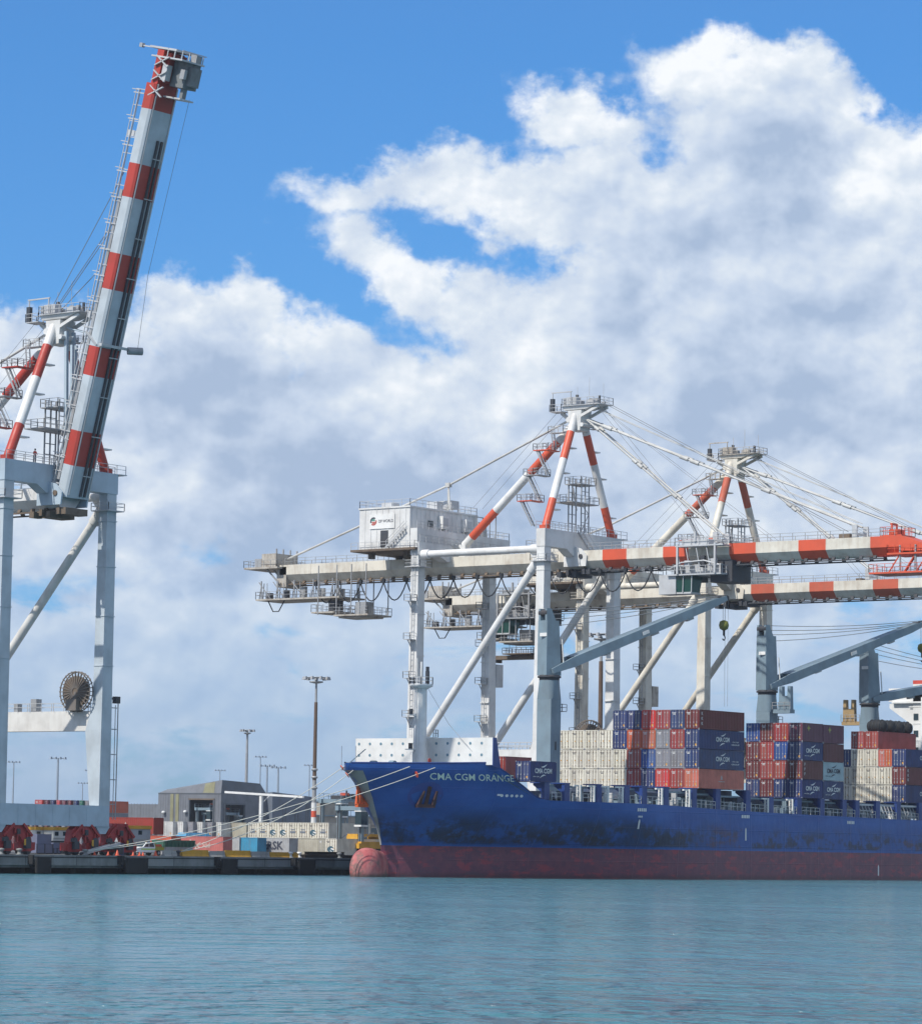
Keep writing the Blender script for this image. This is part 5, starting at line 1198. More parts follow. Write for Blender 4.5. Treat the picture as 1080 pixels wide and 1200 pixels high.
# ------------------------------------------------------------------ quay edge furniture
def quay_things():
    for i,(x,w) in enumerate(((49,2.6),(158,4.0),(266,3.0),(356,3.4))):
        u = atv(x,291); b = MB()
        b.box(u-w/2,u+w/2,290.2,290.45,.15,2.0,0)
        for q in (-w*.3,w*.3):
            b.lathe((u+q,290.45,1.25),[(.42,0),(.5,.3),(.62,.93)],12,0,'y')
        for q in (-w/2+.15,w/2-.15): b.box(u+q-.1,u+q+.1,290.12,290.2,.1,2.05,0)
        for z in (.6,1.1,1.6): b.box(u-w/2+.1,u+w/2-.1,290.13,290.199,z-.1,z+.1,0)
        b.box(u-w*.62,u-w*.5,290.6,291.38,1.2,2.3,0)
        o = b.build('quay_fender',[Mt['black']],None,(u,290.6,.1)); tag(o,('black fender on the quay face below the raised crane\'s near leg','black rubber fender on the quay face below the white utility truck','black rubber fender on the quay face below the long coral container','black rubber fender on the quay face nearest the ship\'s bow')[i],'fender','rubber fenders along the quay face')
    # low barriers along the edge
    for i,(x0,x1,c,h,lab) in enumerate(((214,245,'yellow',.85,'yellow edge barrier beside the mooring bollard'),(265,294,'yellow',.85,'yellow edge barrier between two pale concrete blocks'),(317,352,'yellow',.7,'worn yellow edge barrier beside the dark steel beams'),(193,211,'concrete_lt',.75,'pale concrete block at the quay edge behind the truck'),(246,264,'concrete_lt',.75,'pale concrete block between two yellow edge barriers'),(295,316,'concrete_lt',.75,'pale concrete block at the quay edge, right of the yellow barriers'))):
        u0, u1 = atv(x0,292.4), atv(x1,292.4); b = MB(); n = max(2,int((u1-u0)/1.6)); d = (u1-u0)/n
        for k in range(n): b.prism([(292.1,DECK),(292.75,DECK),(292.62,DECK+h*.3),(292.55,DECK+h),(292.3,DECK+h),(292.23,DECK+h*.3)],u0+k*d+.02,u0+(k+1)*d-.02,'x',0)
        if c == 'yellow': b.box(u0,u1,293.3,293.8,DECK+.02,DECK+h*.9,0)
        m_ = Mt['yellow'] if c == 'yellow' else CONC
        tag(b.build('edge_barrier',[m_],None,((u0+u1)/2,292.4,DECK)),lab,'barrier','barriers along the quay edge')
    b = MB(); u0,u1 = atv(357,292.6),atv(413,292.6)
    for k,(y,z) in enumerate(((292.5,0),(293.1,0),(293.7,0),(292.8,.42),(293.4,.42))):
        b.box(u0+k*.3,u1-k*.5,y,y+.08,DECK+z,DECK+z+.4,0); b.box(u0+k*.3,u1-k*.5,y-.14,y+.22,DECK+z,DECK+z+.05,0); b.box(u0+k*.3,u1-k*.5,y-.14,y+.22,DECK+z+.36,DECK+z+.41,0)
    tag(b.build('steel_beam_stack',[mat('dark_rusted_beams',(.05,.042,.035),.8,grime=.5,gcol=(.14,.07,.03))],None,((u0+u1)/2,293.1,DECK)),'stack of dark rusty steel beams on the quay edge before the bulbous bow','steel beams')
    for i,x in enumerate((5,26,103,211,342,352,399)):
        u = atv(x,292.2); b = MB(); b.lathe((u,292.3,DECK),[(.42,0),(.42,.08),(.24,.12),(.22,.45),(.40,.55),(.36,.72),(.1,.78)],14,0)
        tag(b.build('bollard',[(Mt['concrete'] if i in (0,1,2,6) else Mt['dark'] if i == 3 else Mt['hull_white'])],None,(u,292.3,DECK)),['grey mooring bollard at the far left end of the quay','grey mooring bollard right of the leftmost red bogie','grey mooring bollard at the lower end of the pale gangway','dark mooring bollard holding the ship\'s bow lines','white mooring bollard by the worn yellow barrier, left of its pair','white mooring bollard next to the dark steel beams','grey mooring bollard nearest the bulbous bow'][i],'bollard','mooring bollards')
    for i,x in enumerate((113,129,139.5,158,165.5,169.5,184)):
        u = atv(x,292.3); b = MB(); s = 1.0 if x in (139.5,184) else .7
        b.box(u-.3*s,u+.3*s,292.0,292.6,DECK,DECK+.06,0); b.lathe((u,292.3,DECK+.05),[(.26*s,0),(.07*s,.62*s),(.04*s,.66*s)],12,0); b.lathe((u,292.3,DECK+.05),[(.185*s,.24*s),(.135*s,.40*s)],12,1)
        tag(b.build('traffic_cone',[Mt['orange'],Mt['hull_white']],None,(u,292.3,DECK)),['orange cone on the quay, leftmost of the row','orange cone second from the left of the row','large orange cone beside the blue cabinet','orange cone below the truck\'s front','orange cone below the truck\'s front wheel','orange cone below the truck\'s door','large orange cone behind the truck\'s rear wheel'][i],'traffic cone','orange cones along the quay edge')
    # pale gangway leaning on the bogies
    b = MB(); a = Vector((atv(100,292.9),292.9,DECK+.25)); c = Vector((atv(140,293.2),293.2,DECK+1.55))
    for q in (-.4,.4): b.bar(a+Vector((0,q,0)),c+Vector((0,q,0)),.12,.35,0)
    for k in range(12): p = a.lerp(c,(k+.5)/12); b.box(p.x-.16,p.x+.16,p.y-.4,p.y+.4,p.z-.03,p.z+.03,0)
    b.tube(a+Vector((0,-.5,-.05)),a+Vector((0,.5,-.05)),.2,10,1); b.bar(c+Vector((-.1,0,0)),c+Vector((-.1,0,-1.55)),.15,.7,1)
    tag(b.build('gangway',[Mt['steel_lt'],Mt['dark']],None,(a.x,292.9,DECK)),'pale sloping metal gangway in front of the red bogies','gangway')
    u = atv(142.5,293.6); b = MB(); b.box(u-.55,u+.55,293.4,294.0,DECK,DECK+1.5,0); b.box(u-.6,u+.6,293.35,294.05,DECK+1.5,DECK+1.58,0); b.box(u-.4,u+.4,293.38,293.41,DECK+.2,DECK+1.3,1)
    tag(b.build('equipment_cabinet',[mat('cabinet_blue',(.03,.06,.14),.5),Mt['dark']],None,(u,293.7,DECK)),'dark blue equipment cabinet at the upper end of the gangway','cabinet')
    for i,(x,D,w,h,lab) in enumerate(((48.5,445,3.2,2.6,'blue-grey crate stack between the red bogies'),(63,452,1.6,1.5,'small blue-grey crate right of the crate stack'),(66,462,4.4,1.6,'dark grey shipping frame under the white cabins'))):
        u,v = at(x,D); b = MB(); b.box(u-w/2,u+w/2,v-1,v+1,DECK+.12,DECK+h*.5-.02,0); b.box(u-w/2+.2,u+w/2-.3,v-.9,v+.9,DECK+h*.5,DECK+h,0)
        for q in (-w/2+.1,0,w/2-.1): b.box(u+q-.06,u+q+.06,v-1.05,v+1.05,DECK,DECK+h*.5+.02,1)
        tag(b.build('crate',[mat('crate_paint_%s'%('a' if i<2 else 'b'),(.14,.16,.25) if i < 2 else (.10,.12,.12),.7),Mt['dark']],None,(u,v,DECK)),lab,'crate')
CONC = mat('pale_concrete',(.34,.34,.32),.9,grime=.35,gcol=(.12,.12,.11))
quay_things()
# ------------------------------------------------------------------ white utility truck
def build_ute():
    u0 = atv(156.5,297.2); v0 = 296.4; z = DECK
    root = thing('utility_truck',(u0+2.7,v0+.9,z),'white utility truck with lime side stripe and orange load, parked on the quay facing left','truck')
    def Q(x,y,zz): return (u0+x,v0+y,z+zz)
    body = MB(Q); W2 = 1.85
    prof = [(.05,.45),(.02,.80),(.12,.98),(1.25,1.12),(1.95,1.72),(3.35,1.76),(3.62,1.12),(3.62,.42)]
    body.prism([(a,b) for a,b in prof],.0,W2,'y',0)
    for y in (-.012,W2-.0+.002): body.box(.9,3.6,y,y+.01,.78,.93,1)
    body.box(.0,.12,.1,W2-.1,.38,.58,2)
    bo = body.build('body',[mat('truck_white',(.84,.85,.83),.25,grime=.08),mat('lime_stripe',(.42,.60,.05),.5,grime=0),Mt['dark']],root)
    g = MB(Q)
    for y in (-.008,W2+.001): 
        g.add([(1.42,y,1.15),(2.35,y,1.15),(2.35,y,1.66),(2.02,y,1.66)],[(0,1,2,3)]); g.add([(2.45,y,1.15),(3.40,y,1.15),(3.24,y,1.66),(2.45,y,1.66)],[(0,1,2,3)])
    g.build('side_window',[Mt['glass']],bo)
    g = MB(Q); g.add([(1.27,.12,1.16),(1.27,W2-.12,1.16),(1.92,W2-.18,1.71),(1.92,.18,1.71)],[(3,2,1,0)]); 
    for p in (1,): pass
    g.v = [(a-.02,b,c+.012) for a,b,c in g.v]; g.build('windscreen',[Mt['glass']],bo)
    t = MB(Q); t.box(3.66,5.35,-.02,W2+.02,.72,.80,0)
    for y in (-.02,W2-.02): t.box(3.66,5.35,y,y+.04,.80,1.12,0)
    t.box(3.64,3.70,0,W2,.72,1.62,0); t.box(5.31,5.36,0,W2,.72,1.1,0); t.box(3.9,5.2,.2,W2-.2,.82,1.28,1); t.box(4.2,5.3,.4,1.2,1.28,1.5,2)
    t.build('load_tray',[mat('tray_yellow',(.45,.40,.05),.5),mat('orange_load',(.55,.20,.04),.7),Mt['orange']],root)
    c = MB(Q); c.box(.5,5.2,.5,1.35,.35,.55,0); c.build('chassis',[Mt['dark']],root)
    for x in (.88,4.35):
        for y in (.12,W2-.12):
            w = MB(Q); w.tube((x,y-.11,.37),(x,y+.11,.37),.37,16,0); wh = w.build('wheel',[Mt['black']],root)
            w = MB(Q); w.tube((x,y-.115 if y < 1 else y+.09,.37),(x,y-.09 if y < 1 else y+.115,.37),.2,12,0); w.build('rim',[Mt['steel_lt']],wh)
    for y in (.2,W2-.5):
        h = MB(Q); h.box(-.0,.06,y,y+.3,.72,.9,0); h.build('headlight',[Mt['glass']],bo)
    gr = MB(Q); gr.box(-.0,.05,.55,W2-.55,.66,.9); gr.build('grille',[Mt['dark']],bo)
    l = MB(Q); l.box(2.4,2.6,.5,1.3,1.76,1.86); l.build('roof_beacon',[Mt['yellow']],bo)
build_ute()
# ------------------------------------------------------------------ portable cabins behind the bogies
def cabin(x, D, w, z0, h, lab, grey):
    u,v = at(x,D); b = MB(); d = 2.4
    b.box(u,u+w,v,v+d,z0,z0+h,0); b.box(u-.12,u+w+.12,v-.12,v+d+.12,z0+h,z0+h+.45,1)
    for q in (.2,w*.5,w-.4): b.box(u+q,u+q+.22,v+.2,v+.42,DECK,z0-.002,2)
    b.box(u,u+w,v+.4,v+2.0,z0-.3,z0-.003,2)
    b.box(u,u+w,v-.03,v-.001,z0+.2,z0+.42,3)
    r = b.build('portable_cabin',[mat('cabin_wall',(.62,.62,.58) if not grey else (.36,.39,.42),.5,grime=.2),Mt['yellow'],Mt['dark'],mat('cabin_trim',(.36,.36,.34),.6)],None,(u+w/2,v+d/2,DECK)); tag(r,lab,'cabin','portable cabins on frames')
    for q in (.3,w*.55):
        p = MB(); p.box(u+q,u+q+.7,v-.04,v-.002,z0+h-.75,z0+h-.2,0); p.build('window',[Mt['glass']],r)
cabin(43.5,470,3.6,DECK+1.75,1.45,'white portable cabin with an orange roof edge, left one of the pair under the crane',False)
cabin(64.5,470,3.5,DECK+1.75,1.45,'white portable cabin with a yellow roof edge, right one of the pair under the crane',False)
cabin(146,452,5.4,DECK+1.75,1.75,'grey portable cabin with tan roof edge behind the white utility truck',True)
# ------------------------------------------------------------------ yard containers
YG = 'containers stacked in the yard'
def along(colour, x, D, z, lab, L=12.19, H=2.84, marks=None, xr=None):
    """long axis pointing inland; x = column of its near (water) end corner"""
    u,v = at(x,D); return container(colour,(u,v+L,z),lab,YG,L,H,-math.pi/2,marks)
def txt_marks(txt, f0, size, ws=1.0, m='letter_w', zf=.38):
    def f(o,L,H):
        b = MB(); letter(b,txt,lambda a,z:(L*f0+a,-.012,H*zf+z),size,ws,0,.03); local_build(b,'lettering',[Mt[m]],o)
    return f
def marks_cross(o,L,H):
    b = MB(); c = L*.47
    for (x0,z0,x1,z1) in ((c-1.2,H*.78,c+1.1,H*.30),(c-.9,H*.28,c+1.3,H*.62),(c-.1,H*.75,c+.3,H*.2)):
        d = Vector((x1-x0,0,z1-z0)).normalized()*.11; n = Vector((-d.z,0,d.x)); b.add([(x0+n.x,-.012,z0+n.z),(x0-n.x,-.012,z0-n.z),(x1-n.x,-.012,z1-n.z),(x1+n.x,-.012,z1+n.z)],[(0,1,2,3)])
    letter(b,'Süd',lambda a,z:(c+2.6+a,-.012,H*.34+z),.85,1.0)
    letter(b,'HAMBURG',lambda a,z:(c-3.4+a,-.012,H*.34+z),.55,1.0)
    local_build(b,'emblem',[mat('faded_white_logo',(.60,.45,.40),.6,grime=.2)],o)
def end_logo(kind):
    def f(o,L,H):
        b = MB(); c = CW*.52
        if kind == 'ball':
            n = 18; b.add([(-.035,c+.68*math.cos(2*math.pi*k/n),H*.36+.55*math.sin(2*math.pi*k/n)) for k in range(n)],[tuple(range(n-1,-1,-1))],0)
            b.add([(-.04,c-.75,H*.36+.10),(-.04,c-.05,H*.36+.24),(-.04,c-.05,H*.36+.02),(-.04,c-.72,H*.36-.16)],[(0,1,2,3)],1)
            b.add([(-.04,c-.5,H*.36-.45),(-.04,c+.2,H*.36-.10),(-.04,c+.1,H*.36-.25),(-.04,c-.3,H*.36-.5)],[(0,1,2,3)],1)
        else:
            for z,w in ((.52,.5),(.40,.65),(.33,.6)): b.add([(-.035,c-w,H*z),(-.035,c+w,H*z),(-.035,c+w,H*z+.14),(-.035,c-w,H*z+.14)],[(3,2,1,0)],0)
        local_build(b,'emblem',[mat('logo_teal_'+kind,(.03,.09,.13),.5,grime=0) if kind == 'ball' else mat('logo_blue_grey',(.14,.17,.22),.6,grime=0),Mt['letter_w']],o)
    return f
NTH = ORD[:0]+['first','second','third','fourth','fifth','sixth','seventh','eighth','ninth','tenth','eleventh','twelfth','thirteenth','fourteenth','fifteenth','sixteenth']
def yard():
    Z1, Z2 = DECK, DECK+2.86
    # foremost row on the ground
    along('coral',262.5,585,Z1,'coral red container with a large white crossed mark, on the ground behind the yellow barriers',12.19,2.9,marks_cross)
    along('lgrey',281.5,592,Z1,'light grey container squeezed between the coral and turquoise ones',12.19)
    along('sky',302.5,590,Z1,'turquoise container standing left of the grey lettered one',12.19)
    along('lgrey',339.5,590,Z1,'grey container with large dark RSK lettering on its side',12.19,2.84,txt_marks('MAERSK',.57,1.35,1.05,'letter_d',.30))
    along('tan',383.5,604,Z1,'tan grey unmarked container left of the reefer with the round logo',12.19)
    u,v = at(395,566); container('reefer',(u,v,Z1),'white refrigerated container with a round dark logo beside the straddle carrier\'s orange sill',YG,12.19,2.84,0,end_logo('ball'))
    u,v = at(196,500); b = MB(); b.box(u,u+6.0,v,v+2.2,Z1,Z1+1.1,1); b.prism([(v,Z1+1.1),(v+2.2,Z1+1.1),(v+2.35,Z1+2.1),(v-.15,Z1+2.1)],u-.6,u+6.4,'x',0)
    for k in range(9): b.box(u-.5+k*.82,u-.38+k*.82,v-.2,v-.0,Z1+1.1,Z1+2.1,0)
    tag(b.build('skip_bin',[CC['green'],CC['lgrey']],None,(u+3,v+1,Z1)),'green ribbed skip on a grey base behind the utility truck','skip bin')
    along('coral',202,560,Z1,'coral red container behind the green skip, left of the marked one',12.19,2.84)
    along('red',191,575,Z1,'dull red container on the ground under the bright red one',12.19,2.84)
    along('red',181,545,Z2+.1,'bright red container with a small white emblem, raised up behind the crane leg',12.19,2.75,marks_crest)
    # second level, ends facing the berth
    pale = [(197.5,'white','leftmost of the row'),(209.5,'white','second from left'),(221,'grey','grey one third from left'),(232,'white','fourth from left'),(243.5,'grey','fifth from left, dark-marked'),(254,'white','sixth from left')]
    for i,(x,c,n) in enumerate(pale):
        u,v = at(x+6,640); container(c,(u,v,Z2),f'{CNAME[c]} container end on the second level below the shed, {n}',YG,12.19,2.84,0,end_logo('bars') if i in (4,) else None)
        u,v = at(x+6,640); container('white',(u,v,Z1),'container on the ground hidden under the pale row',YG,12.19,2.84)
    u,v = at(266,655); along('tan',289.5,640,Z2,'long cream container on the second level, between the white ends and the logo row',10.5,2.84)
    kinds = ['bars','bars','ball','ball','bars','bars','ball','bars']
    for i in range(8):
        x = 296.5+i*11.75; u,v = at(x+6.5,628-i*3.5)
        container('reefer',(u,v,Z2),f'cream reefer with a {"round dark logo" if kinds[i] == "ball" else "small block mark"}, {ORD[i].replace("nearest","first")} from left in the upper logo row',YG,12.19,2.84,0,end_logo(kinds[i]))
        container('tan',(u,v,Z1),'container on the ground hidden under the second-level logo row',YG,12.19,2.84)
    b = MB(); u,v = at(219,590); b.prism([(u,0),(u+9,0),(u+8.4,.7),(u+.6,.7)],v,v+2.4,'y') if False else b.hexa([(u,v,Z1+2.86),(u+7,v,Z1+2.86),(u+7,v+2.4,Z1+2.86),(u,v+2.4,Z1+2.86)],[(u+.5,v+.3,Z1+3.5),(u+6.2,v+.3,Z1+3.5),(u+6.2,v+2.1,Z1+3.5),(u+.5,v+2.1,Z1+3.5)])
    for k in range(4): b.box(u+.8+k*1.5,u+.9+k*1.5,v-.03,v+2.43,Z1+2.88,Z1+3.3)
    tag(b.build('tarpaulin',[CC['sky']],None,(u+3,v+1,Z1+2.86)),'turquoise tarpaulin bundle lying on the coral containers','tarpaulin')
    # far stack seen between the crane legs
    cols = ['white','white','white','white','white','white','bright','plum','blue','bright','plum','maroon','blue','green','grey','orange']
    for i,c in enumerate(cols):
        x = 16+5.0*i if i < 6 else 47.5+6.7*(i-6); u,v = at(x+3,810)
        for k in range(4 if i > 5 else 3):
            top = k == (3 if i > 5 else 2); cc = c if top else ('grey' if (i+k)%2 else 'maroon')
            z = DECK+2.86*k
            container(cc,(u,v+ (0),z),(f'{CNAME[cc]} container end, {NTH[i]} from left atop the far stack between the crane legs' if top else 'lower container of the far stack, hidden behind the crane'),YG,12.19 if i > 5 else 6.06,2.84,0)
            if i > 5 and k == 0: pass
yard()
# ------------------------------------------------------------------ buildings
def build_shed():
    A = at(259,905); cu, cv = A           # corner between the two visible faces
    s = 4.36                               # pixels per metre out there
    z = DECK; H1, H0 = 18.6, 14.2
    root = thing('warehouse_shed',(cu+8,cv+12,z),'large grey metal-clad workshop shed with two dark doorways, behind the yard','shed')
    wl = mat('shed_cladding',(.155,.165,.185),.6,grime=.25,gcol=(.09,.09,.09)); dk = mat('shed_roof_cladding',(.10,.115,.135),.6,grime=.2)
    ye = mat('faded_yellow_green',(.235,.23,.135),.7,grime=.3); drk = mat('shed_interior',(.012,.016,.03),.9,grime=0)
    LV, LU = 22.5, 19.0
    b = MB()
    # end wall facing the ship's bow (-X) with two openings, leaning upper walls
    def wall(y0,y1,z0,z1,m=0): b.add([(cu,cv+y0,z0),(cu,cv+y1,z0),(cu,cv+y1,z1),(cu,cv+y0,z1)],[(3,2,1,0)],m)
    d0, d1, dh = 2.6,11.0,13.2
    wall(0,d0,z,z+15.0); wall(d1,LV,z,z+15.0); wall(d0,d1,z+dh,z+15.0)
    b.add([(cu,cv,z+15.0),(cu,cv+LV,z+15.0),(cu+1,cv+LV-2.2,z+H1-2.6),(cu+1,cv+.6,z+H1)],[(3,2,1,0)],0)
    # long wall facing the water (-Y)
    e0,e1 = 1.6,9.6
    def wallx(x0,x1,z0,z1,m=0): b.add([(cu+x0,cv,z0),(cu+x1,cv,z0),(cu+x1,cv,z1),(cu+x0,cv,z1)],[(0,1,2,3)],m)
    wallx(0,e0,z,z+15.0); wallx(e1,LU,z,z+15.0); wallx(e0,e1,z+12.0,z+15.0)
    b.add([(cu,cv,z+15.0),(cu+LU,cv,z+15.0),(cu+LU-2.2,cv+.6,z+H1-.6),(cu+1,cv+.6,z+H1)],[(0,1,2,3)],1)
    b.add([(cu+LU,cv,z),(cu+LU,cv+LV,z),(cu+LU,cv+LV,z+15.0),(cu+LU,cv,z+15.0)],[(0,1,2,3)],0); b.add([(cu+LU,cv,z+15.0),(cu+LU,cv+LV,z+15.0),(cu+LU-2.2,cv+LV-2.2,z+H1-2.6),(cu+LU-2.2,cv+.6,z+H1-.6)],[(0,1,2,3)],0)
    b.add([(cu+1,cv+.6,z+H1),(cu+LU-2.2,cv+.6,z+H1-.6),(cu+LU-2.2,cv+LV-2.2,z+H1-2.6),(cu+1,cv+LV-2.2,z+H1-2.6)],[(0,1,2,3)],1)
    b.add([(cu,cv+LV,z),(cu+LU,cv+LV,z),(cu+LU,cv+LV,z+15.0),(cu,cv+LV,z+15.0)],[(0,1,2,3)],0)
    for y in np.arange(.9,LV,.9):
        if not d0-.2 < y < d1+.2: b.box(cu-.05,cu-.002,cv+y-.06,cv+y+.06,z,z+14.9,0)
    b.box(cu-.12,cu-.003,cv,cv+LV,z+14.85,z+15.1,1)
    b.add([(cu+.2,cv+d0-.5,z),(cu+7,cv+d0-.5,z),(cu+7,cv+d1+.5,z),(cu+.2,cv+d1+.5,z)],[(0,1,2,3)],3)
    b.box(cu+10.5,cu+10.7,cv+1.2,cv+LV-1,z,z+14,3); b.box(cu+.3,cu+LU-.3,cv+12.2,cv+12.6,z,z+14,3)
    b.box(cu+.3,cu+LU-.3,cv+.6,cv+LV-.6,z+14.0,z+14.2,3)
    w = b.build('wall',[wl,dk,ye,drk],root)
    b = MB()
    b.add([(cu-.06,cv+2.5,z+14.95),(cu-.06,cv+6.4,z+14.95),(cu+.62,cv+6.2,z+17.6),(cu+.72,cv+2.8,z+18.1)],[(3,2,1,0)],0)
    b.box(cu-.14,cu-.06,cv+15.0,cv+16.1,z,z+14.8,0); b.box(cu-.14,cu-.06,cv+16.9,cv+18.0,z,z+14.8,0)
    b.build('painted_panel',[ye],w)
    b = MB()
    for y0,y1 in ((d0-.35,d0),(d1,d1+.35)): b.box(cu-.3,cu+.2,cv+y0,cv+y1,z,z+dh,0)
    b.box(cu-.3,cu+.2,cv+d0-.35,cv+d1+.35,z+dh,z+dh+.4,1)
    for x0,x1 in ((e0-.35,e0),(e1,e1+.35)): b.box(cu+x0,cu+x1,cv-.3,cv+.2,z,z+12.0,0)
    b.box(cu+e0-.35,cu+e1+.35,cv-.3,cv+.2,z+12.0,z+12.4,0)
    b.build('door_frame',[dk,Mt['rusty']],w)
    # lower wing to the right
    b = MB(); x0,x1 = LU+.02, LU+17.5
    b.hexa([(cu+x0,cv-2,z),(cu+x1,cv-2,z),(cu+x1,cv+16,z),(cu+x0,cv+16,z)],[(cu+x0,cv-2,z+H0+1.6),(cu+x1,cv-2,z+H0+.6),(cu+x1,cv+16,z+H0-.4),(cu+x0,cv+16,z+H0)],0)
    for q in (4.2,5.4,9.6,10.8,14.2,15.2): b.box(cu+x0+q,cu+x0+q+.5,cv-2.06,cv-2.002,z+1,z+12.8,1)
    b.box(cu+x0+12,cu+x0+13.4,cv-2.05,cv-2.003,z+3.6,z+4.6,2)
    b.build('side_wing',[mat('wing_cladding',(.13,.155,.195),.6,grime=.2),dk,Mt['dark']],root)
    # long low wing to the left
    b = MB(); y0,y1 = LV+.02, LV+38
    b.hexa([(cu+2,cv+y0,z),(cu+14,cv+y0,z),(cu+14,cv+y1,z),(cu+2,cv+y1,z)],[(cu+2,cv+y0,z+12.0),(cu+14,cv+y0,z+12.0),(cu+14,cv+y1,z+12.0),(cu+2,cv+y1,z+12.0)],0)
    for y in np.arange(y0+.6,y1,1.1): b.box(cu+1.95,cu+1.998,cv+y-.07,cv+y+.07,z,z+12.2,0)
    b.box(cu+1.9,cu+1.997,cv+y0,cv+y1,z,z+4.6,1)
    b.build('low_wing',[wl,Mt['dark']],root)
    for y,zz in ((-3+LV*1.0+.5,9.8),(12.2,10.0)):
        b = MB(); b.lathe((cu-.6,cv+y,z+zz),[(.1,-.4),(.5,-.2),(.5,.2),(.1,.4)],10); b.bar((cu-.6,cv+y,z+zz),(cu,cv+y,z+zz),.1,.1); b.build('wall_lamp',[Mt['hull_white']],w)
build_shed()
def build_office():
    u,v = at(372,1010); z = DECK
    root = thing('office_building',(u+14,v+6,z),'beige flat-roofed office block with dark windows behind the straddle carriers','office building')
    b = MB(); b.box(u-3,u+34,v,v+12,z,z+10.2,0); b.box(u+4,u+13,v+2,v+10,z+10.2,z+14.6,0); b.box(u+3.6,u+13.4,v+1.6,v+10.4,z+14.6,z+15.2,1); b.box(u-3.3,u+34.3,v-.3,v+12.3,z+10.2,z+10.6,1); b.box(u-3.1,u+34.1,v-.05,v-.001,z+7.4,z+8.0,2)
    w = b.build('wall',[mat('office_beige',(.33,.29,.235),.8,grime=.2),Mt['ship_grey'],mat('office_band',(.22,.19,.16),.8)],root)
    for k in range(6):
        for zz in (2.2,4.6):
            p = MB(); p.box(u+1+k*5.3,u+4.6+k*5.3,v-.06,v-.003,z+zz,z+zz+1.6); p.build('window',[Mt['glass']],w)
    b = MB(); b.box(u+14,u+34,v-.07,v-.004,z+5.6,z+7.0); b.build('window',[Mt['glass']],w)
build_office()
# ------------------------------------------------------------------ straddle carriers
def straddle(x, D, rz, h, lab, lite=False):
    u,v = at(x,D) if D else x; root = thing('straddle_carrier',(u,v,DECK),lab,'straddle carrier','straddle carriers in the terminal')
    cs, sn = math.cos(rz), math.sin(rz)
    def Q(a,b_,c): return (u+a*cs-b_*sn, v+a*sn+b_*cs, DECK+c)
    part = lambda b,n,m,p=root: b.build(n,m,p)
    for sy in (-2.4,2.4):
        b = MB(Q); b.box(-4.7,4.7,sy-.45,sy+.45,1.25,2.1,0); b.box(-4.2,4.2,sy-.5,sy+.5,2.1,2.4,0)
        for a in (-3.6,-1.4,1.4,3.6): b.box(a-.25,a+.25,sy-.4,sy+.4,.7,1.3,1)
        sb = part(b,'sill',[Mt['yellow'],Mt['dark']])
        for a in (-3.6,-1.4,1.4,3.6):
            b = MB(Q); b.tube((a,sy-.3,.75),(a,sy+.3,.75),.75,14); part(b,'wheel',[Mt['black']],sb)
        for a in (-3.6,3.6):
            b = MB(Q); b.box(a-.35,a+.35,sy-.3,sy+.3,2.4,h,0); b.box(a-.42,a-.36,sy-.15,sy+.15,2.4,h,1); part(b,'leg',[Mt['ship_grey'],Mt['dark']])
        b = MB(Q); b.box(-4.4,4.4,sy-.35,sy+.35,h,h+.8,0); part(b,'top_beam',[Mt['ship_grey']])
    b = MB(Q)
    for a in (-3.6,3.6): b.box(a-.35,a+.35,-2.1,2.1,h+.05,h+.75,0)
    b.box(-2.2,2.6,-1.6,1.6,h+.3,h+1.5,1); b.box(-1.8,-.6,-1.65,-.4,h+1.5,h+2.0,2); b.tube((1.6,.8,h+1.5),(1.6,.8,h+2.5),.18,8,1); b.box(.2,1.9,-1.0,.8,h+1.5,h+1.8,1)
    b.rail([Q and (-4.3,-2.7,h+.8),(4.3,-2.7,h+.8)],1.0,1.5,.04,0); b.rail([(-4.3,2.7,h+.8),(4.3,2.7,h+.8)],1.0,1.5,.04,0)
    part(b,'engine_deck',[Mt['ship_grey'],Mt['dark'],Mt['orange']])
    b = MB(Q); b.box(-4.9,-3.2,-3.3,-2.0,h-2.4,h-.2,1); b.box(-5.0,-3.1,-3.4,-1.9,h-.2,h,0); b.box(-5.0,-3.1,-3.4,-1.9,h-2.7,h-2.4,0); part(b,'operator_cab',[Mt['hull_white'],Mt['glass']])
    b = MB(Q); b.box(-3.0,3.0,-1.1,1.1,h*.42,h*.42+.5,0); b.box(-3.1,-2.6,-1.2,1.2,h*.42-.35,h*.42+.2,0); b.box(2.6,3.1,-1.2,1.2,h*.42-.35,h*.42+.2,0)
    for a in (-2,2): b.bar((a,0,h*.42+.5),(a,0,h+.1),.06,.06,1)
    part(b,'spreader',[Mt['yellow'],Mt['wire']])
    b = MB(Q)
    for sy in (-2.4,2.4): b.bar((-3.6,sy,2.6),(-1.2,sy,h*.5),.12,.12,0); b.tube((3.2,sy,3.2),(3.2,sy,4.6),.5,10,0)
    part(b,'brace',[Mt['steel']])
straddle(403,640,.0,9.6,'straddle carrier with orange sills standing left of the ship\'s bow')
straddle(426,575,.0,7.6,'straddle carrier half hidden behind the ship\'s bow')
cu_, cv_ = at(259,905)
straddle((cu_+4.6,cv_+6.8),0,.0,10.4,'straddle carrier parked inside the left doorway of the shed')
straddle((cu_+5.6,cv_+4.9),0,math.pi/2,9.2,'straddle carrier parked inside the right doorway of the shed')
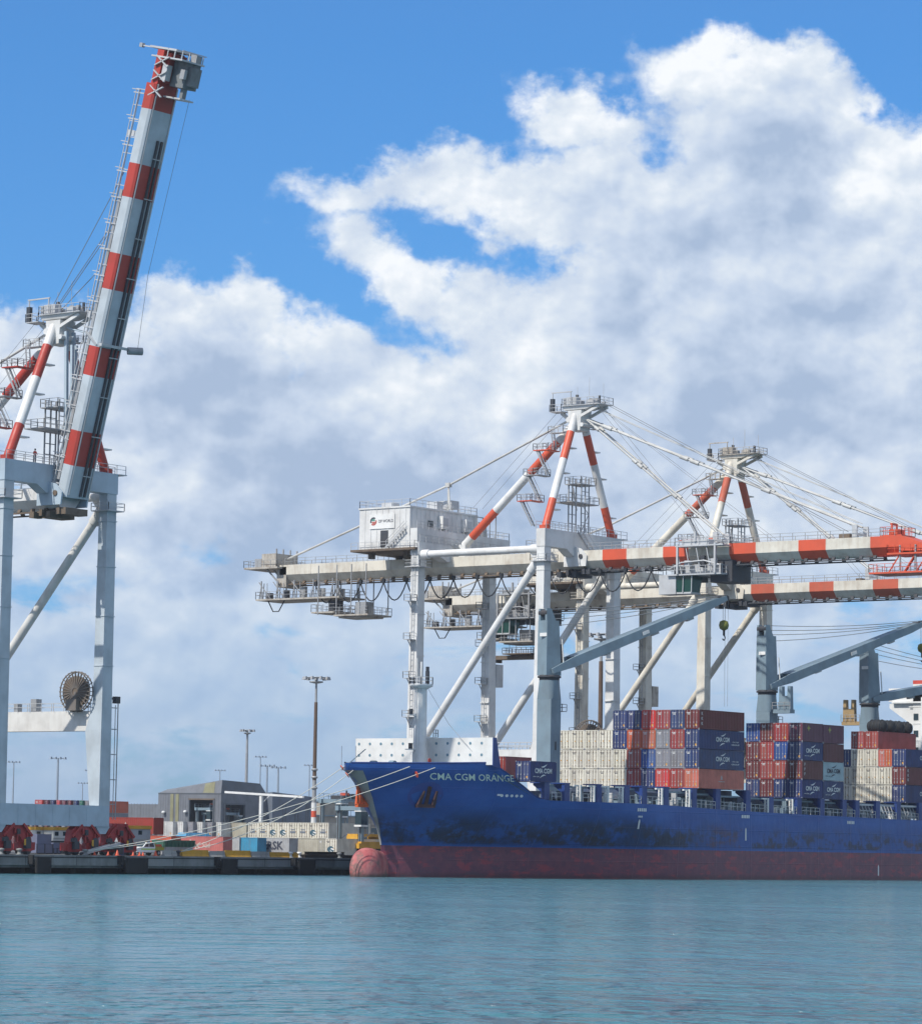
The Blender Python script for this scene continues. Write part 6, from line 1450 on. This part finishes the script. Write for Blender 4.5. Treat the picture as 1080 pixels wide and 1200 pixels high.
# ------------------------------------------------------------------ light towers
def tower(x, D, ytop, r, lab, kind=0):
    u,v = at(x,D); z1 = CAM_H+(992.05+(x-540)*.016-ytop)/F0*D; z0 = DECK
    root = thing('light_tower',(u,v,z0),lab,'light tower','light towers across the terminal')
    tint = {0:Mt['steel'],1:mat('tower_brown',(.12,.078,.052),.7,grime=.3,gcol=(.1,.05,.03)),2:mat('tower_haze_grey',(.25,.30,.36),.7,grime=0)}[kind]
    b = MB(); 
    if kind == 1:
        zb = z0+2.6; b.lathe((u,v,z0),[(r*1.5,0),(r*1.5,7.4)],14,1); b.lathe((u,v,z0),[(r*1.52,7.4),(r*1.52,8.7)],14,2); b.lathe((u,v,z0),[(r*1.5,8.7),(r*1.5,10.4)],14,1)
        b.lathe((u,v,z0),[(r*1.3,10.4),(r*1.2,15)],14,3); b.lathe((u,v,z0),[(r*1.15,15),(r*.95,z1-z0-5.5)],14,0); b.lathe((u,v,z0),[(r*.7,z1-z0-5.5),(r*.6,z1-z0-.8)],14,3)
        for zz in (13.2,15.4,17.0): b.lathe((u,v,z0+zz),[(r*1.3,0),(r*1.9,.1),(r*1.9,.4),(r*1.3,.5)],12,3)
    else: b.lathe((u,v,z0),[(r*1.5,0),(r*1.3,(z1-z0)*.3),(r*.8,z1-z0-.6)],10,0)
    b.build('mast',[tint,Mt['hull_white'],Mt['orange'],Mt['steel']],root)
    b = MB(); w = {0:1.9,1:2.6,2:2.0}[kind]
    if kind == 2: b.bar((u-w*.8,v+w*.6,z1-.6),(u+w*.8,v-w*.6,z1-.6),.2,.25,0)
    else:
        b.lathe((u,v,z1-1.6),[(.5,0),(w*.55,.2),(w*.55,.45),(.4,.5)],12,0); b.lathe((u,v,z1-.5),[(.3,0),(w*.8,.05),(w*.8,.22),(.3,.25)],12,0)
    h = b.build('lamp_ring',[tint if kind == 2 else Mt['steel']],root)
    n = {0:6,1:9,2:4}[kind]
    for k in range(n):
        a = 2*math.pi*k/n; rr = w
        c = (u+rr*math.cos(a),v+rr*math.sin(a),z1-.5) if kind != 2 else (u+w*.8*(k/1.5-1),v-w*.6*(k/1.5-1),z1-.5)
        q = MB(); q.hexa([(c[0]-.38,c[1]-.3,c[2]-.35),(c[0]+.38,c[1]-.3,c[2]-.35),(c[0]+.38,c[1]+.3,c[2]-.35),(c[0]-.38,c[1]+.3,c[2]-.35)],[(c[0]-.25,c[1]-.2,c[2]+.3),(c[0]+.25,c[1]-.2,c[2]+.3),(c[0]+.25,c[1]+.2,c[2]+.3),(c[0]-.25,c[1]+.2,c[2]+.3)]); q.build('floodlight',[tint if kind == 2 else Mt['steel']],h)
tower(367.5,700,793,.36,'tallest light tower, brown mast with a red and white banded base, near the bow',1)
tower(288,975,855,.40,'light tower rising behind the grey shed, with a cluster of lamps',0)
tower(67.5,950,887,.33,'slim grey light tower between the raised crane\'s legs, tallest of its neighbours',2)
for x,y,D,lab in ((16,892,1250,'thin distant light tower hard against the crane\'s near leg'),(97,917,1500,'short distant light tower between the crane\'s legs, above the far containers'),(106,902,1300,'distant light tower close to the far leg of the raised crane'),(257,902,1400,'distant light tower behind the shed roof\'s yellow panel'),
                  (304,886,1300,'faint tall light tower just right of the shed\'s tower with lamp cluster'),(312,896,1000,'light tower right of the shed roof, left one of a close pair'),(325,898,1000,'light tower right of the shed roof, right one of a close pair'),(361.5,896,1350,'thin distant light tower directly left of the banded tower')):
    tower(x,D,y,.32 if D < 1200 else .26,lab,2)
tower(700.5,640,742,.42,'brown light tower seen between the middle cranes\' legs above the ship\'s containers',1)
# white T-shaped boom standing in the yard
def t_post():
    u,v = at(306,655); b = MB(); z = DECK; ztop = 13.8
    b.box(u-.28,u+.28,v-.28,v+.28,z,ztop-.5,0); a = at(264,668); c = at(355,641)
    b.bar((a[0],a[1],ztop+.35),(c[0],c[1],ztop-.75),.4,.4,0); b.bar((u,v,ztop-2),(u+1.6,v-1.2,ztop),.16,.16,0)
    tag(b.build('gantry_post',[Mt['hull_white']],None,(u,v,z)),'white T-shaped post with a long crossbar in front of the shed','gantry post')
t_post()
# ------------------------------------------------------------------ mooring lines and rat guards
def lines():
    near = Vector((atv(211,292.2),292.25,DECK+.5)); far = Vector((atv(103,292.2),292.25,DECK+.5))
    rope = mat('pale_rope',(.55,.54,.48),.9,grime=0)
    for i,(u,sg,z,e,sag,lab) in enumerate(((351.5,-1,14.55,far,1.2,'mooring line from the bow fairlead nearer the stem, running far left along the quay'),(354.6,-1,14.5,far,1.6,'mooring line from the fairlead beside the ship\'s name, running far left along the quay'),
                                      (345.7,1,14.4,near,1.0,'upper mooring line from the stem to the dark bollard by the yellow barrier'),(345.4,-1,13.9,near,1.8,'lower mooring line from the stem to the dark bollard by the yellow barrier'))):
        a = Vector((u,SV+sg*(halfb(u,z)+.12),z)); e = e+Vector((.1*i,0,.03*i)); pts = []
        for k in range(25):
            f = k/24; p = a.lerp(e,f); p.z -= sag*4*f*(1-f); pts.append(p)
        b = MB(); b.path(pts,.055,6); tag(b.build('mooring_line',[rope],None,tuple(e)),lab,'mooring line','bow mooring lines')
        fr = (None,.055,.012,.035)[i]
        if fr:
            p = a.lerp(e,fr); p.z -= sag*4*fr*(1-fr); d = (pts[2]-pts[1]).normalized(); b = MB(); b.tube(p-d*.04,p+d*.04,.42,16); b.tube(p-d*.12,p-d*.04,.12,8)
            tag(b.build('rat_guard',[Mt['orange']],None,tuple(p)),['','red rat guard disc on the line beside the ship\'s name','red rat guard disc close to the stem','red rat guard disc hanging clear to the left of the stem'][i],'rat guard','rat guards on the mooring lines')
lines()
# ------------------------------------------------------------------ people
def person(loc, face, label, shirt, pants, pose=0, hat='hull_white'):
    me = bpy.data.meshes.new('person'); J = []; E_ = []; Rr_ = []
    def jn(p, r, par=None):
        J.append(p); Rr_.append(r)
        if par is not None: E_.append((par,len(J)-1))
        return len(J)-1
    pel = jn((0,0,.95),.15); wa = jn((0,0,1.12),.14,pel); ch = jn((.01,0,1.36),.165,wa); nk = jn((.02,0,1.50),.06,ch); hd = jn((.03,0,1.60),.095,nk); jn((.03,0,1.72),.085,hd)
    for sg in (-1,1):
        sh = jn((.0,sg*.19,1.43),.065,ch); el = jn((.05,sg*.25,1.16),.048,sh); 
        wr = jn((.28 if pose == 1 else .12,sg*.22,1.08 if pose == 1 else .93),.036,el); jn((.36 if pose == 1 else .15,sg*.21,1.09 if pose == 1 else .84),.040,wr)
        hp = jn((0,sg*.095,.88),.10,pel); kn = jn((.03,sg*.11,.49),.068,hp); an = jn((-.02,sg*.12,.09),.048,kn); jn((.14,sg*.13,.05),.045,an)
    me.from_pydata(J,E_,[]); o = bpy.data.objects.new('person',me); COL.objects.link(o)
    sk = o.modifiers.new('skin','SKIN'); 
    if not me.skin_vertices: me.attributes
    lay = me.skin_vertices[0].data if len(me.skin_vertices) else None
    if lay:
        for i,r in enumerate(Rr_): lay[i].radius = (r,r)
        lay[0].use_root = True
    ss = o.modifiers.new('sub','SUBSURF'); ss.levels = 2; ss.render_levels = 2
    dg = bpy.context.evaluated_depsgraph_get(); ev = o.evaluated_get(dg); m2 = bpy.data.meshes.new_from_object(ev)
    o.modifiers.clear(); o.data = m2; m2.materials.clear()
    for mm in (shirt,pants,Mt['skin'],Mt['dark']): m2.materials.append(mm)
    for p in m2.polygons:
        c = p.center; p.use_smooth = True
        p.material_index = 3 if c.z < .12 else 1 if c.z < .98 and abs(c.y) < .2 else 2 if c.z > 1.5 or (abs(c.y) > .17 and c.z < 1.0) or (c.x > .27 and c.z > 1) else 0
    o.location = loc; o.rotation_euler = (0,0,face); tag(o,label,'person')
    b = MB(); b.lathe((.03,0,1.70),[(.135,0),(.125,.06),(.08,.12),(.01,.14)],12,0); b.box(.10,.20,-.07,.07,1.69,1.715,0); local_build(b,'safety_helmet',[Mt[hat]],o)
    return o
person((298.5+4.3,RAIL_Y-.2,DECK+(52.3-DECK)*.977),-1.9,'person in a red-orange top and navy trousers standing on the raised crane\'s portal beam',Mt['hiviz'],Mt['navycloth'],1,'navycloth')

# ------------------------------------------------------------------ thin harbour air
def build_haze():
    b = MB(); b.box(-1200,2600,-400,2600,-4.5,125)
    hm = bpy.data.materials.new('harbour_haze'); hm.use_nodes = True; hm.node_tree.nodes.remove(hm.node_tree.nodes['Principled BSDF'])
    pv = hm.node_tree.nodes.new('ShaderNodeVolumePrincipled'); pv.inputs['Color'].default_value = (.78,.86,.97,1); pv.inputs['Density'].default_value = .00008; pv.inputs['Anisotropy'].default_value = .2
    hm.node_tree.links.new(pv.outputs[0],hm.node_tree.nodes['Material Output'].inputs['Volume'])
    tag(b.build('haze',[hm]),kind='stuff')
build_haze()
